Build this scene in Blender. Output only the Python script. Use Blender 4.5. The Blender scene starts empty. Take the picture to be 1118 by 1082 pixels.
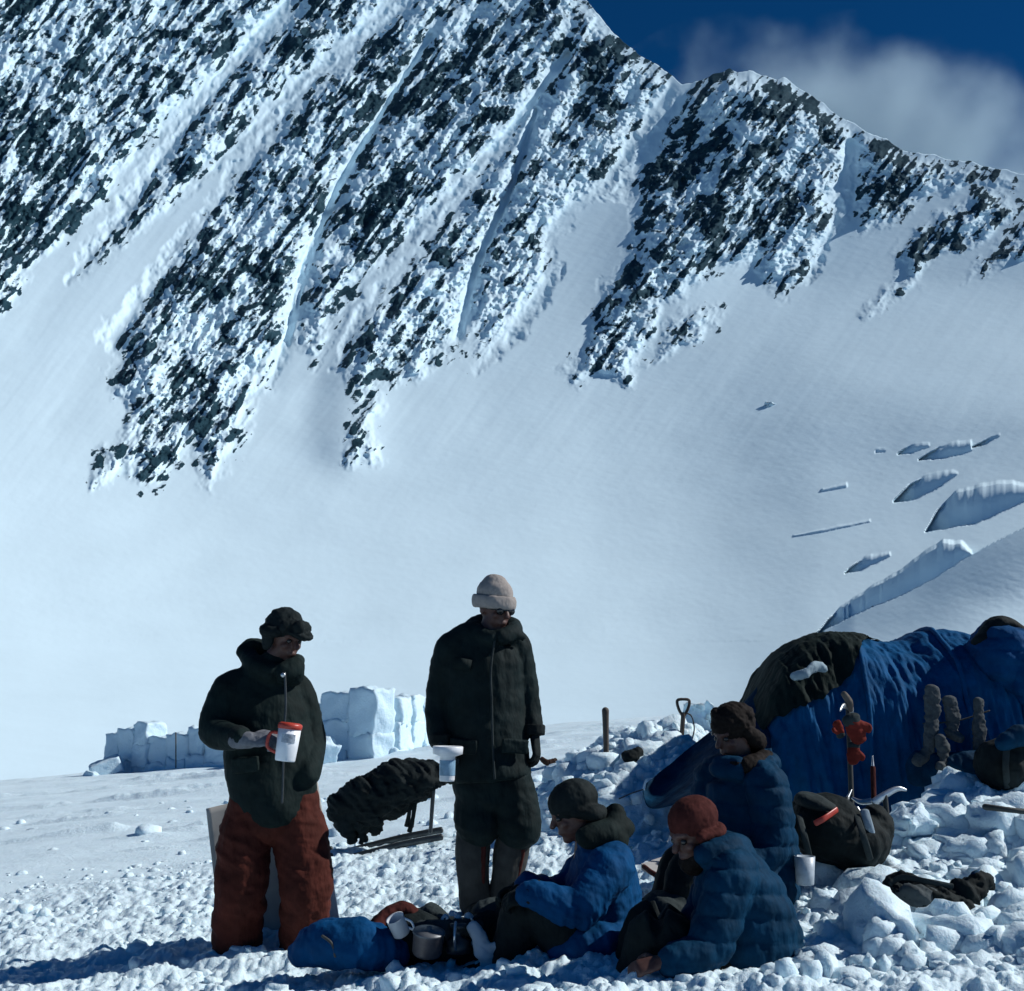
import bpy, bmesh, math, random
import numpy as np
from mathutils import Vector, Matrix, Euler
R = math.radians
SC = bpy.context.scene
COL = SC.collection
random.seed(7)

# ------------------------------------------------------------------ camera model (photo pixels 1118 x 1082)
F, CX, CY = 1300.0, 559.0, 541.0
CAM_Z = 1.05
PITCH = math.atan(227.0 / F)
SP, CP = math.sin(PITCH), math.cos(PITCH)
def ray(px, py):
    cx = (px - CX) / F; cy = (CY - py) / F
    return cx, CP - SP * cy, SP + CP * cy
def P(px, py, Y):
    x, y, z = ray(px, py)
    return Vector((x / y * Y, Y, CAM_Z + z / y * Y))

cam_d = bpy.data.cameras.new('camera'); cam = bpy.data.objects.new('camera', cam_d); COL.objects.link(cam)
cam.location = (0, 0, CAM_Z); cam.rotation_euler = (math.pi / 2 + PITCH, 0, 0)
cam_d.sensor_fit = 'HORIZONTAL'; cam_d.sensor_width = 36.0; cam_d.lens = 36.0 * F / 1118.0
cam_d.clip_start = 0.05; cam_d.clip_end = 20000
SC.camera = cam

# ------------------------------------------------------------------ light
SUN_EL, SUN_AZ = R(38), R(6)            # azimuth measured from +X (right) towards +Y (away)
sv = Vector((math.cos(SUN_EL) * math.cos(SUN_AZ), math.cos(SUN_EL) * math.sin(SUN_AZ), math.sin(SUN_EL)))
sd = bpy.data.lights.new('sun', 'SUN'); sun = bpy.data.objects.new('sun', sd); COL.objects.link(sun)
sd.energy = 4.3; sd.angle = R(0.5); sd.color = (1.0, 0.985, 0.95)
sun.rotation_euler = sv.to_track_quat('Z', 'Y').to_euler()
W = bpy.data.worlds.new('World'); SC.world = W; W.use_nodes = True
nt = W.node_tree; bg = nt.nodes['Background']
sky = nt.nodes.new('ShaderNodeTexSky'); sky.sky_type = 'NISHITA'; sky.sun_disc = False
sky.sun_elevation = SUN_EL; sky.sun_rotation = math.pi / 2 - SUN_AZ
sky.altitude = 4500; sky.air_density = 1.0; sky.dust_density = 0.0; sky.ozone_density = 4.0
tint = nt.nodes.new('ShaderNodeMixRGB'); tint.blend_type = 'MULTIPLY'; tint.inputs[0].default_value = 1.0
tint.inputs[2].default_value = (0.06, 0.60, 0.98, 1)      # polarised, blue-shifted slide film
nt.links.new(sky.outputs[0], tint.inputs[1]); nt.links.new(tint.outputs[0], bg.inputs[0]); bg.inputs[1].default_value = 0.055
SC.view_settings.view_transform = 'Standard'; SC.view_settings.look = 'None'
SC.view_settings.gamma = 1.0; SC.view_settings.exposure = 0.0
SC.render.engine = 'CYCLES'
SC.cycles.max_bounces = 6; SC.cycles.diffuse_bounces = 3; SC.cycles.volume_bounces = 1

# ------------------------------------------------------------------ noise
_rng = np.random.RandomState(11)
_perm = _rng.permutation(4096)
_ang = _rng.rand(4096) * 2 * np.pi
_gx, _gy = np.cos(_ang), np.sin(_ang)
def perlin(x, y, seed=0):
    x = np.asarray(x, float); y = np.asarray(y, float)
    xi = np.floor(x).astype(np.int64); yi = np.floor(y).astype(np.int64)
    xf = x - xi; yf = y - yi
    u = xf * xf * xf * (xf * (xf * 6 - 15) + 10); v = yf * yf * yf * (yf * (yf * 6 - 15) + 10)
    def g(ix, iy, dx, dy):
        h = _perm[(_perm[(ix + seed * 131) & 4095] + iy) & 4095]
        return _gx[h] * dx + _gy[h] * dy
    n00 = g(xi, yi, xf, yf); n10 = g(xi + 1, yi, xf - 1, yf)
    n01 = g(xi, yi + 1, xf, yf - 1); n11 = g(xi + 1, yi + 1, xf - 1, yf - 1)
    a = n00 + u * (n10 - n00); b = n01 + u * (n11 - n01)
    return (a + v * (b - a)) * 1.5
def fbm(x, y, o=4, seed=0, gain=0.5, lac=2.03):
    t = 0; a = 1.0; s = 0
    for k in range(o):
        t = t + a * perlin(x, y, seed + k * 7); s += a; a *= gain; x = x * lac + 3.1; y = y * lac + 1.7
    return t / s
def ridged(x, y, o=4, seed=0, gain=0.55):
    t = 0; a = 1.0; s = 0
    for k in range(o):
        t = t + a * (1 - 2 * np.abs(perlin(x, y, seed + k * 7))); s += a; a *= gain; x = x * 2.1 + 5.3; y = y * 2.1 + 2.9
    return t / s
def cells(x, y, seed=0):
    """Voronoi: distance to nearest, to second nearest, random value of the nearest cell"""
    xi = np.floor(x).astype(np.int64); yi = np.floor(y).astype(np.int64)
    d1 = np.full(x.shape, 9.0); d2 = np.full(x.shape, 9.0); val = np.zeros(x.shape)
    for ox in (-1, 0, 1):
        for oy in (-1, 0, 1):
            h = _perm[(_perm[(xi + ox + seed * 131) & 4095] + yi + oy) & 4095]
            jx = xi + ox + (h % 64) / 64.0; jy = yi + oy + (h // 64) / 64.0
            d = np.hypot(jx - x, jy - y)
            c = d < d1
            d2 = np.where(c, d1, np.minimum(d2, d)); val = np.where(c, h / 4096.0, val); d1 = np.where(c, d, d1)
    return d1, d2, val
def sstep(a, b, x):
    t = np.clip((x - a) / (b - a), 0, 1); return t * t * (3 - 2 * t)
def inpoly(px, py, poly):
    res = np.zeros(px.shape, bool); n = len(poly)
    for i in range(n):
        x0, y0 = poly[i]; x1, y1 = poly[(i + 1) % n]
        if y0 == y1: continue
        c = ((y0 > py) != (y1 > py)) & (px < (x1 - x0) * (py - y0) / (y1 - y0) + x0)
        res ^= c
    return res
def polydist(px, py, poly):
    """signed distance, positive inside"""
    d = np.full(px.shape, 1e9); n = len(poly)
    for i in range(n):
        x0, y0 = poly[i]; x1, y1 = poly[(i + 1) % n]
        dx, dy = x1 - x0, y1 - y0; L = dx * dx + dy * dy + 1e-9
        t = np.clip(((px - x0) * dx + (py - y0) * dy) / L, 0, 1)
        d = np.minimum(d, np.hypot(px - x0 - t * dx, py - y0 - t * dy))
    return np.where(inpoly(px, py, poly), d, -d)
def linedist(px, py, pts):
    d = np.full(px.shape, 1e9)
    for (x0, y0), (x1, y1) in zip(pts[:-1], pts[1:]):
        dx, dy = x1 - x0, y1 - y0; L = dx * dx + dy * dy + 1e-9
        t = np.clip(((px - x0) * dx + (py - y0) * dy) / L, 0, 1)
        d = np.minimum(d, np.hypot(px - x0 - t * dx, py - y0 - t * dy))
    return d

# ------------------------------------------------------------------ object helpers
def link(o, parent=None):
    COL.objects.link(o)
    if parent is not None:
        o.parent = parent
        o.matrix_parent_inverse = parent.matrix_world.inverted() if parent.type != 'EMPTY' else Matrix.Translation(-parent.location)
    return o
def mesh_obj(name, verts, faces, mat, parent=None, smooth=True):
    me = bpy.data.meshes.new(name); me.from_pydata([tuple(v) for v in verts], [], faces); me.update()
    o = bpy.data.objects.new(name, me); link(o, parent)
    if mat: me.materials.append(mat)
    if smooth: me.polygons.foreach_set('use_smooth', [True] * len(me.polygons))
    return o
def grid_obj(name, X, Y, Z, mat, parent=None, attrs=None, smooth=True, closed_u=False):
    """X,Y,Z are (rows, cols) arrays"""
    r, c = X.shape
    co = np.stack([X, Y, Z], -1).reshape(-1, 3).astype(np.float32)
    i = np.arange((r) * (c)).reshape(r, c)
    if closed_u:
        ii = np.concatenate([i, i[:, :1]], 1)
    else: ii = i
    q = np.stack([ii[:-1, :-1], ii[:-1, 1:], ii[1:, 1:], ii[1:, :-1]], -1).reshape(-1, 4).astype(np.int32)
    me = bpy.data.meshes.new(name)
    me.vertices.add(len(co)); me.vertices.foreach_set('co', co.ravel())
    me.loops.add(q.size); me.loops.foreach_set('vertex_index', q.ravel())
    me.polygons.add(len(q)); me.polygons.foreach_set('loop_start', np.arange(0, q.size, 4, dtype=np.int32))
    me.polygons.foreach_set('use_smooth', np.full(len(q), smooth))
    me.update(calc_edges=True); me.validate()
    for k, a in (attrs or {}).items():
        at = me.attributes.new(k, 'FLOAT', 'POINT'); at.data.foreach_set('value', a.ravel().astype(np.float32))
    if mat: me.materials.append(mat)
    o = bpy.data.objects.new(name, me); link(o, parent); return o
def thing(name, label, cat, loc, group=None):
    o = bpy.data.objects.new(name, None); o.location = loc; o.empty_display_size = 0.1
    COL.objects.link(o); tag(o, label, cat, group); return o
def tag(o, label, cat, group=None):
    o['label'] = label; o['category'] = cat
    if group: o['group'] = group
    return o

# ------------------------------------------------------------------ materials
class N:
    def __init__(s, m):
        m.use_nodes = True; s.nt = m.node_tree; s.b = s.nt.nodes['Principled BSDF']
    def new(s, t, **kw):
        n = s.nt.nodes.new(t)
        for k, v in kw.items(): setattr(n, k, v)
        return n
    def l(s, a, b): s.nt.links.new(a, b)
    def noise(s, scale, detail=4, rough=0.6, coord='Object', stretch=None):
        tc = s.new('ShaderNodeTexCoord'); n = s.new('ShaderNodeTexNoise')
        n.inputs['Scale'].default_value = scale; n.inputs['Detail'].default_value = detail; n.inputs['Roughness'].default_value = rough
        if stretch:
            mp = s.new('ShaderNodeMapping'); mp.inputs['Scale'].default_value = stretch
            s.l(tc.outputs[coord], mp.inputs[0]); s.l(mp.outputs[0], n.inputs['Vector'])
        else: s.l(tc.outputs[coord], n.inputs['Vector'])
        return n.outputs['Fac']
    def ramp(s, fac, stops):
        r = s.new('ShaderNodeValToRGB'); e = r.color_ramp.elements
        while len(e) < len(stops): e.new(0.5)
        for k, (p, c) in enumerate(stops): e[k].position = p; e[k].color = (*c, 1)
        s.l(fac, r.inputs[0]); return r.outputs[0]
    def bump(s, fac, strength, dist, prev=None):
        b = s.new('ShaderNodeBump'); b.inputs['Strength'].default_value = strength; b.inputs['Distance'].default_value = dist
        s.l(fac, b.inputs['Height'])
        if prev is not None: s.l(prev, b.inputs['Normal'])
        return b.outputs[0]
def fabric(name, col, var=0.35, rough=0.8, scale=9, bump=0.8, fold=0.014, spec=0.1, sheen=0.0):
    m = bpy.data.materials.new(name); n = N(m)
    f = n.noise(scale, 4); a = tuple(c * (1 - var) for c in col); b = tuple(min(1, c * (1 + var)) for c in col)
    n.l(n.ramp(f, [(0.3, a), (0.7, b)]), n.b.inputs['Base Color'])
    n.b.inputs['Roughness'].default_value = rough; n.b.inputs['Specular IOR Level'].default_value = spec
    b1 = n.bump(n.noise(7, 3, 0.5, stretch=(1.6, 1.6, 0.8)), bump, fold * 2)
    b1 = n.bump(n.noise(26, 3, 0.6, stretch=(1.0, 1.0, 0.45)), 0.5, 0.006, b1)
    b2 = n.bump(n.noise(420, 2), 0.25, 0.001, b1)
    n.l(b2, n.b.inputs['Normal'])
    if sheen: n.b.inputs['Sheen Weight'].default_value = sheen
    return m
def plain(name, col, rough=0.5, metal=0.0, var=0.2, scale=30):
    m = bpy.data.materials.new(name); n = N(m)
    f = n.noise(scale, 3); a = tuple(c * (1 - var) for c in col); b = tuple(min(1, c * (1 + var)) for c in col)
    n.l(n.ramp(f, [(0.3, a), (0.7, b)]), n.b.inputs['Base Color'])
    n.b.inputs['Roughness'].default_value = rough; n.b.inputs['Metallic'].default_value = metal
    n.l(n.bump(n.noise(scale * 4, 2), 0.2, 0.002), n.b.inputs['Normal'])
    return m
SNOW = (0.625, 0.795, 0.89)
def snow_mat(name, scales, col=SNOW, sss=0.0):
    m = bpy.data.materials.new(name); n = N(m)
    f = n.noise(scales[0], 5)
    n.l(n.ramp(f, [(0.3, tuple(c * 0.95 for c in col)), (0.7, tuple(min(1, c * 1.03) for c in col))]), n.b.inputs['Base Color'])
    n.b.inputs['Roughness'].default_value = 0.55; n.b.inputs['Specular IOR Level'].default_value = 0.25
    if sss:
        n.b.inputs['Subsurface Weight'].default_value = sss; n.b.inputs['Subsurface Radius'].default_value = (0.6, 0.85, 1.0); n.b.inputs['Subsurface Scale'].default_value = 0.03
    b = None
    for sc, st, di in scales[1]: b = n.bump(n.noise(sc, 5, 0.65), st, di, b)
    n.l(b, n.b.inputs['Normal'])
    return m
# ------------------------------------------------------------------ mountain and snow bowl (one terrain sheet)
def frange(segs):
    out = []
    for a, b, st in segs: out += list(np.arange(a, b, st))
    return np.array(out + [segs[-1][1]])
RIDGE = np.array([(-1600, 120), (-900, -60), (-500, -150), (0, -190), (300, -200), (480, -130), (580, -60), (640, 0), (655, 18), (670, 36), (686, 50), (700, 62), (718, 70), (735, 85), (745, 92), (756, 90),
    (770, 86), (785, 79), (797, 75), (805, 80), (818, 76), (832, 82), (848, 86), (856, 84), (870, 95), (884, 103), (900, 114), (916, 128), (932, 134), (950, 146),
    (966, 151), (985, 164), (1000, 168), (1018, 168), (1040, 176), (1060, 176), (1080, 183), (1118, 190), (1250, 215), (1500, 150), (2000, 250), (2600, 400)], float)
cols = frange([(-1500, -300, 20), (-300, -20, 5), (-20, 1140, 1.15), (1140, 1500, 6), (1500, 2500, 25)])
NV = 800
v = np.concatenate([np.linspace(0, 1, NV)])
PX = np.tile(cols, (NV, 1))
rid = np.interp(cols, RIDGE[:, 0], RIDGE[:, 1])
rid = rid + 3.0 * fbm(cols / 14, cols * 0 + 4, 3, 5)
PYB = 885.0
# more rows where the picture is: below py=0 uniform
PY = np.empty_like(PX)
top = rid
for j in range(NV):
    pass
PY = PYB + (top[None, :] - PYB) * v[:, None]
s_ = PX + 0.75 * PY                       # constant along the fall line of the couloirs
# distance
py_t = np.array([-400, -200, 0, 100, 200, 300, 400, 450, 540, 600, 700, 750, 800, 850, 885])
r_t = np.array([1330, 1225, 1085, 995, 905, 810, 705, 648, 550, 480, 350, 285, 215, 140, 95])
tab_p = np.arange(-700, 1300, 4.0); tab_r = np.interp(tab_p, py_t, r_t)
tab_r = np.where(tab_p < -400, 1330 + (-400 - tab_p) * 0.5, tab_r); tab_r = np.where(tab_p > 885, np.maximum(95 - (tab_p - 885) * 0.25, 20), tab_r)
tab_r = np.convolve(np.pad(tab_r, 9, 'edge'), np.ones(19) / 19, 'valid')
def base_r(px, py):
    wr = sstep(560, 1250, px) * sstep(250, 470, py) * (1 - 0.55 * sstep(640, 800, py))
    m = sstep(640, 900, px) * sstep(300, 470, py)
    pe = py + 0.20 * m * (70 * np.log1p(np.exp(np.clip((px - 720) / 70, -30, 30)))) * sstep(2400, 1250, px)
    # nearer bench below the big crevasse
    xl = np.arange(800, 1700, 4.0); yl = np.interp(xl, [780, 888, 940, 985, 1020, 1060, 1140, 1300, 1700], [752, 696, 668, 650, 630, 606, 566, 505, 420]); yl = np.convolve(np.pad(yl, 10, 'reflect', reflect_type='odd'), np.ones(21) / 21, 'valid')
    line = np.interp(px, xl, yl)
    ln0 = 0.20 * 173.9; dl = py - line
    ext = (696 + ln0 + dl) - pe
    pe = np.where((px > 870) & (dl > -1), pe + ext * sstep(870, 935, px) * np.exp(-(np.maximum(dl, 0) / 90) ** 2), pe)
    wl = sstep(350, -500, px)
    pe = pe + 60 * wl * sstep(200, 600, py)
    r = np.interp(pe, tab_p, tab_r)
    return r
rr = base_r(PX, PY)
# --- couloirs (snow gullies, cut back) and spurs (stand out)
COUL = [([(-60, 420), (-20, 330), (40, 240), (120, 120)], 0.0),
        ([(345, -60), (318, 0), (200, 130), (130, 230), (70, 300), (30, 370)], 13),
        ([(520, -90), (442, 0), (330, 92), (232, 200), (175, 275), (135, 345), (60, 460)], 15),
        ([(470, 40), (430, 100), (370, 200), (332, 290), (318, 350), (300, 420)], 6),
        ([(620, 60), (548, 152), (455, 258), (392, 335), (362, 390), (330, 450)], 9),
        ([(745, 92), (700, 160), (655, 235), (620, 300), (570, 370), (520, 450)], 26),
        ([(930, 160), (925, 210), (912, 265), (880, 330), (800, 420)], 13),
        ([(585, 120), (560, 200), (520, 290), (500, 370)], 5)]
gul = np.zeros_like(PX); snowg = np.zeros_like(PX)
for pts, w in COUL:
    if w == 0: continue
    d = linedist(PX, PY, pts)
    wob = 1 + 0.35 * fbm(PX / 30, PY / 30, 3, 21)
    w = w * 0.85 * (0.62 + 0.38 * sstep(40, 300, PY)); gul = np.maximum(gul, np.exp(-(d / (w * 1.9)) ** 2))
    snowg = np.maximum(snowg, sstep(w * 1.25, w * 0.55, d * wob + 2.5 * fbm(PX / 9, PY / 9, 3, 33)))
ROCK = [
 ([(-1600, 500), (-700, 470), (-300, 420), (-60, 400), (8, 335), (20, 318), (32, 290), (48, 272), (78, 252), (112, 215), (150, 165), (205, 108), (260, 52), (310, 0), (360, -60), (400, -400), (-1600, -400)], 1.0),
 ([(338, -40), (430, -60), (420, 0), (310, 95), (214, 192), (150, 250), (98, 296), (76, 306), (130, 240), (172, 182), (232, 108), (325, 10)], 0.95),
 ([(520, -60), (460, 0), (352, 90), (256, 200), (200, 262), (142, 328), (114, 368), (132, 388), (118, 424), (140, 442), (132, 480), (106, 502), (100, 532), (136, 512), (160, 534), (176, 530), (192, 510), (212, 482), (228, 532), (246, 502), (266, 476), (276, 440), (312, 385), (326, 366), (322, 326), (338, 288), (372, 205), (430, 100), (480, 20), (560, -60)], 1.0),
 ([(560, -60), (480, 20), (432, 105), (374, 208), (340, 292), (328, 322), (328, 372), (342, 402), (352, 376), (384, 322), (442, 258), (505, 192), (552, 146), (610, 60), (640, -20)], 0.95),
 ([(640, -20), (605, 80), (558, 160), (470, 262), (402, 336), (380, 372), (370, 402), (388, 432), (390, 458), (376, 504), (412, 500), (402, 468), (416, 440), (412, 422), (442, 412), (468, 408), (500, 374), (518, 352), (512, 392), (524, 398), (546, 380), (566, 358), (594, 328), (606, 290), (600, 255), (632, 215), (664, 196), (700, 140), (745, 92), (700, 40)], 0.9),
 ([(640, 205), (652, 212), (668, 180), (652, 172)], 0.95),
 ([(745, 95), (800, 70), (850, 80), (905, 115), (935, 130), (932, 172), (916, 204), (906, 252), (884, 300), (850, 324), (828, 296), (800, 288), (772, 300), (748, 318), (722, 332), (706, 380), (684, 418), (668, 410), (632, 414), (616, 412), (640, 372), (658, 320), (684, 290), (700, 250), (700, 215), (672, 210), (700, 170), (720, 140)], 1.0),
 ([(936, 140), (1005, 164), (1090, 186), (1100, 196), (1065, 200), (1010, 205), (970, 245), (940, 250), (930, 215)], 0.8),
 ([(940, 346), (966, 318), (992, 302), (980, 284), (990, 266), (1024, 240), (1080, 212), (1108, 228), (1070, 258), (1020, 272), (1006, 300), (968, 332)], 1.1),
 ([(1058, 302), (1085, 275), (1140, 240), (1170, 230), (1160, 270), (1100, 288)], 1.1),
 ([(714, 392), (728, 360), (752, 338), (790, 338), (776, 356), (742, 378)], 1.0),
 ([(1180, 260), (1500, 160), (1700, 300), (1300, 300)], 0.9),
]
den = np.full(PX.shape, -1.0); wide = np.full(PX.shape, -9.0)
jx = PX + 15 * fbm(PX / 20, PY / 20, 4, 41); jy = PY + 15 * fbm(PX / 20, PY / 20, 4, 47)
for poly, w in ROCK:
    d = polydist(jx, jy, poly) + 7 * sstep(330, 120, PY)
    den = np.maximum(den, w * np.clip(d / 13.0 + 0.2, -1, 1)); wide = np.maximum(wide, d)
den = den - 1.6 * snowg
mass = sstep(-10, 34, wide) * (1 - 0.93 * snowg)              # broad rocky area
# --- displacement in metres towards the valley, local frame along the fall line
pxm = rr / F                               # metres per photo pixel
t_ = PY - 0.35 * PX
big = fbm(s_ / 75, t_ / 260, 3, 3)
spur = ridged(s_ / 46, t_ / 170, 4, 9)
wx = 7 * fbm(PX / 28, PY / 28, 3, 181); wy = 7 * fbm(PX / 28, PY / 28, 3, 187)
crag = 0.5 * ridged(s_ / 21, t_ / 36, 3, 14) + 0.6 * ridged((PX + wx) / 27, (PY + wy) / 25, 4, 17)
d1, d2, cv = cells(s_ / 13 + 0.8 * fbm(PX / 16, PY / 16, 2, 61), t_ / 17 + 0.8 * fbm(PX / 16, PY / 16, 2, 67), 2)
d1b, d2b, cvb = cells(s_ / 6.0 + 0.6 * fbm(PX / 8, PY / 8, 2, 62), t_ / 8 + 0.6 * fbm(PX / 8, PY / 8, 2, 68), 5)
fine = fbm(PX / 4.5, PY / 4.5, 3, 77)
blk = (cv - 0.5) * 6.5 * np.clip((d2 - d1) * 4, 0, 1) + (cvb - 0.5) * 2.0 * np.clip((d2b - d1b) * 4, 0, 1)
ridgefade = sstep(0, 25, PY - rid[None, :]) * 0.8 + 0.2
disp = mass * (13 * big + 16 * spur + 8 * crag + blk + 2.2 * fine + 3.0 * fbm(PX / 9, PY / 9, 3, 171) + 2.0 * ridged((PX - 0.5 * PY) / 16, (PY + 0.25 * PX) / 5, 2, 173)) * ridgefade - 11 * gul * sstep(-16, 14, wide) * ridgefade
# peak 2 stands out from the left face: a shaded flank faces left
crest = linedist(PX, PY, [(800, 70), (825, 130), (800, 200), (760, 260), (725, 330)])
sideL = np.exp(-(crest / 60.0) ** 2)
disp = disp + 26 * sideL * sstep(420, 250, PY) * ridgefade + 12 * np.exp(-(linedist(PX, PY, [(560, 110), (480, 230), (400, 330), (380, 480)]) / 34) ** 2)
# snow: wind ripples, soft undulation, avalanche runnels
sn = 1 - mass
disp = disp + sn * (2.6 * fbm(PX / 140, PY / 80, 2, 91) * sstep(200, 500, PY) + 0.45 * fbm(s_ / 20, t_ / 140, 3, 95) * sstep(620, 430, PY) + 0.20 * fbm((PX + 0.6 * PY) / 14, (PY - 0.3 * PX) / 5, 4, 97))
disp = disp * np.where(PY > 700, 0.6, 1)
rr = rr - disp
# --- crevasses and ice steps on the right: (lower lip, upper lip)
CREV = [([(888, 696), (905, 686), (940, 668), (985, 650), (1020, 632), (1060, 606)], [(888, 695), (918, 664), (945, 646), (985, 624), (1012, 604), (1030, 593), (1050, 594), (1062, 604)]),
        ([(1010, 582), (1040, 576), (1065, 572), (1085, 564), (1125, 545)], [(1010, 581), (1024, 558), (1044, 538), (1075, 530), (1105, 528), (1125, 532)]),
        ([(975, 550), (1000, 545), (1022, 535), (1046, 518)], [(975, 549), (992, 530), (1010, 520), (1040, 515), (1046, 517)]),
        ([(1003, 503), (1030, 501), (1060, 494)], [(1003, 502), (1025, 489), (1045, 483), (1060, 484)]),
        ([(1062, 489), (1075, 486), (1092, 477)], [(1062, 488), (1078, 480), (1092, 475)]),
        ([(980, 497), (995, 496), (1014, 489)], [(980, 496), (995, 487), (1014, 485)]),
        ([(956, 495), (966, 494)], [(956, 490), (966, 491)]),
        ([(922, 627), (938, 624), (972, 608)], [(922, 626), (945, 608), (972, 604)]),
        ([(866, 586), (905, 580), (950, 570)], [(866, 584.5), (905, 577), (950, 568.5)]),
        ([(897, 537), (925, 532)], [(897, 534), (925, 528)])]
for ci, (lo, up) in enumerate(CREV):
    lo = np.array(lo, float); up = np.array(up, float)
    x0, x1 = lo[0, 0], lo[-1, 0]
    jag = 2.6 * fbm(cols / 13, cols * 0 + ci * 3.3, 4, 55) * (1 if ci < 8 else 0.4)
    ylo = np.interp(cols, lo[:, 0], lo[:, 1]) + 0.6 * jag; yup = np.interp(cols, up[:, 0], up[:, 1]) + jag
    inside = (cols > x0) & (cols < x1)
    idx = np.where(inside)[0]
    lipr = np.array([rr[np.where(PY[:, c] >= ylo[c])[0][-1], c] for c in idx])
    ker = np.ones(15) / 15; lips = np.convolve(np.pad(lipr, 7, 'edge'), ker, 'valid')
    for kk, c in enumerate(idx):
        wall = (PY[:, c] < ylo[c]) & (PY[:, c] > yup[c])
        if wall.sum() == 0: continue
        pm = lips[kk] / F
        hgt = ylo[c] - yup[c]
        tt = ylo[c] - PY[wall, c]
        gap = 2.0 + 0.55 * (x1 - cols[c]) * pm if ci < 8 else 0.25 * hgt * pm
        rw0 = (0.5 * lips.max() + 0.5 * lips[kk] if ci < 8 else lips[kk]) + gap
        u_ = tt / hgt
        rr[wall, c] = rw0 + 0.12 * tt * pm + 0.9 * hgt * pm * u_ ** 4 + 0.6 * pm * fbm(PX[wall, c] / 20, PY[wall, c] / 11, 4, 58 + ci)
        w2 = (hgt * 0.05 + 1.6) * (0.55 + 0.9 * (cols[c] - x0) / (x1 - x0))
        abv = (PY[:, c] <= yup[c]) & (PY[:, c] > yup[c] - w2)
        f = (yup[c] - PY[abv, c]) / w2
        rw = rw0 + 1.02 * hgt * pm
        rr[abv, c] = rw + (rr[abv, c] - rw) * f ** 0.7
# rock where the facets stand steep or overhang the drifts
gy = np.gradient(disp, axis=0); gx_ = np.gradient(disp, axis=1)
steep = np.clip(-gy / (np.abs(np.gradient(PY, axis=0)) + 1e-6) * 0.55, -1.2, 1.2)
holes = 0.42 * fbm(s_ / 13, t_ / 20, 4, 101) + 0.85 * fbm((PX + wx) / 17, (PY + wy) / 15, 4, 103); holes2 = fbm((PX + 2 * wx) / 40, (PY + 2 * wy) / 36, 3, 107)
iso = fbm(PX / 8 + 0.5 * big, PY / 7, 4, 151); tiny = fbm(PX / 3.2, PY / 3.2, 3, 155)
d1c, d2c, cvc = cells((PX + 2 * wx) / 24, (PY + 2 * wy) / 20, 8)
ledge = fbm((PX - 0.5 * PY + wx) / 22, (PY + 0.45 * PX + wy) / 5.5, 3, 161)          # ledges that carry snow
chute = ridged(s_ / 15 + 0.3 * fbm(PX / 30, PY / 30, 2, 167), t_ / 150, 2, 165)  # narrow snow chutes between ribs
rock = den * 0.38 + 0.95 * holes + 0.55 * holes2 + 0.28 * iso + 0.14 * tiny + 0.34 * ledge + 0.22 * steep + 0.26 * (cv - 0.5) + 0.42 * (cvc - 0.5) + 0.45 * fbm(s_ / 60, t_ / 110, 3, 141) - 0.5 * sstep(0.35, 0.8, chute) - 0.15
rock = np.where(den < -0.55, -1.0, rock)
# paler, snowier part of the face above the middle couloir
pale = np.exp(-(((PX - 600) / 60.0) ** 2 + ((PY - 170) / 75.0) ** 2)) + 0.6 * np.exp(-(((PX - 540) / 45.0) ** 2 + ((PY - 300) / 70.0) ** 2))
rock = rock - 0.34 * pale
darkp = np.exp(-(((PX - 600) / 55.0) ** 2 + ((PY - 55) / 45.0) ** 2)) + np.exp(-(((PX - 20) / 60.0) ** 2 + ((PY - 200) / 90.0) ** 2))
rock = rock + 0.2 * darkp
x, y, z = ray(PX, PY)
h = np.hypot(x, y)
MX = x / h * rr; MY = y / h * rr; MZ = CAM_Z + z / h * rr
# back of the mountain: falls away behind the crest
back = []
for kf, (dr, dz) in enumerate([(14, -4), (60, -35), (200, -160), (600, -420), (1500, -700)]):
    back.append((MX[-1] * (1 + dr / rr[-1]), MY[-1] * (1 + dr / rr[-1]), np.maximum(MZ[-1] + dz + 3 * fbm(cols / 20, cols * 0 + kf, 3, 8), -60)))
MX = np.vstack([MX] + [b[0] for b in back]); MY = np.vstack([MY] + [b[1] for b in back]); MZ = np.vstack([MZ] + [b[2] for b in back])
rock = np.vstack([rock] + [rock[-1]] * len(back))

mm = bpy.data.materials.new('mountain_rock_and_snow'); n = N(mm)
at = n.new('ShaderNodeAttribute', attribute_name='rock')
ma = n.new('ShaderNodeMath', operation='MULTIPLY_ADD'); n.l(n.noise(0.35, 6, 0.72), ma.inputs[0]); ma.inputs[1].default_value = 0.9; n.l(at.outputs['Fac'], ma.inputs[2])
mask = n.new('ShaderNodeMapRange'); mask.interpolation_type = 'SMOOTHSTEP'
mask.inputs['From Min'].default_value = 0.44; mask.inputs['From Max'].default_value = 0.62; n.l(ma.outputs[0], mask.inputs['Value'])
rockc = n.ramp(n.noise(0.12, 6, 0.7), [(0.3, (0.009, 0.030, 0.046)), (0.55, (0.018, 0.052, 0.074)), (0.75, (0.052, 0.096, 0.125))])
snowc = n.ramp(n.noise(0.02, 4), [(0.3, tuple(c * 0.97 for c in SNOW)), (0.7, tuple(min(1, c * 1.02) for c in SNOW))])
mx = n.new('ShaderNodeMixRGB'); n.l(mask.outputs[0], mx.inputs[0]); n.l(snowc, mx.inputs[1]); n.l(rockc, mx.inputs[2])
n.l(mx.outputs[0], n.b.inputs['Base Color'])
n.b.inputs['Roughness'].default_value = 0.8; n.b.inputs['Specular IOR Level'].default_value = 0.05
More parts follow.
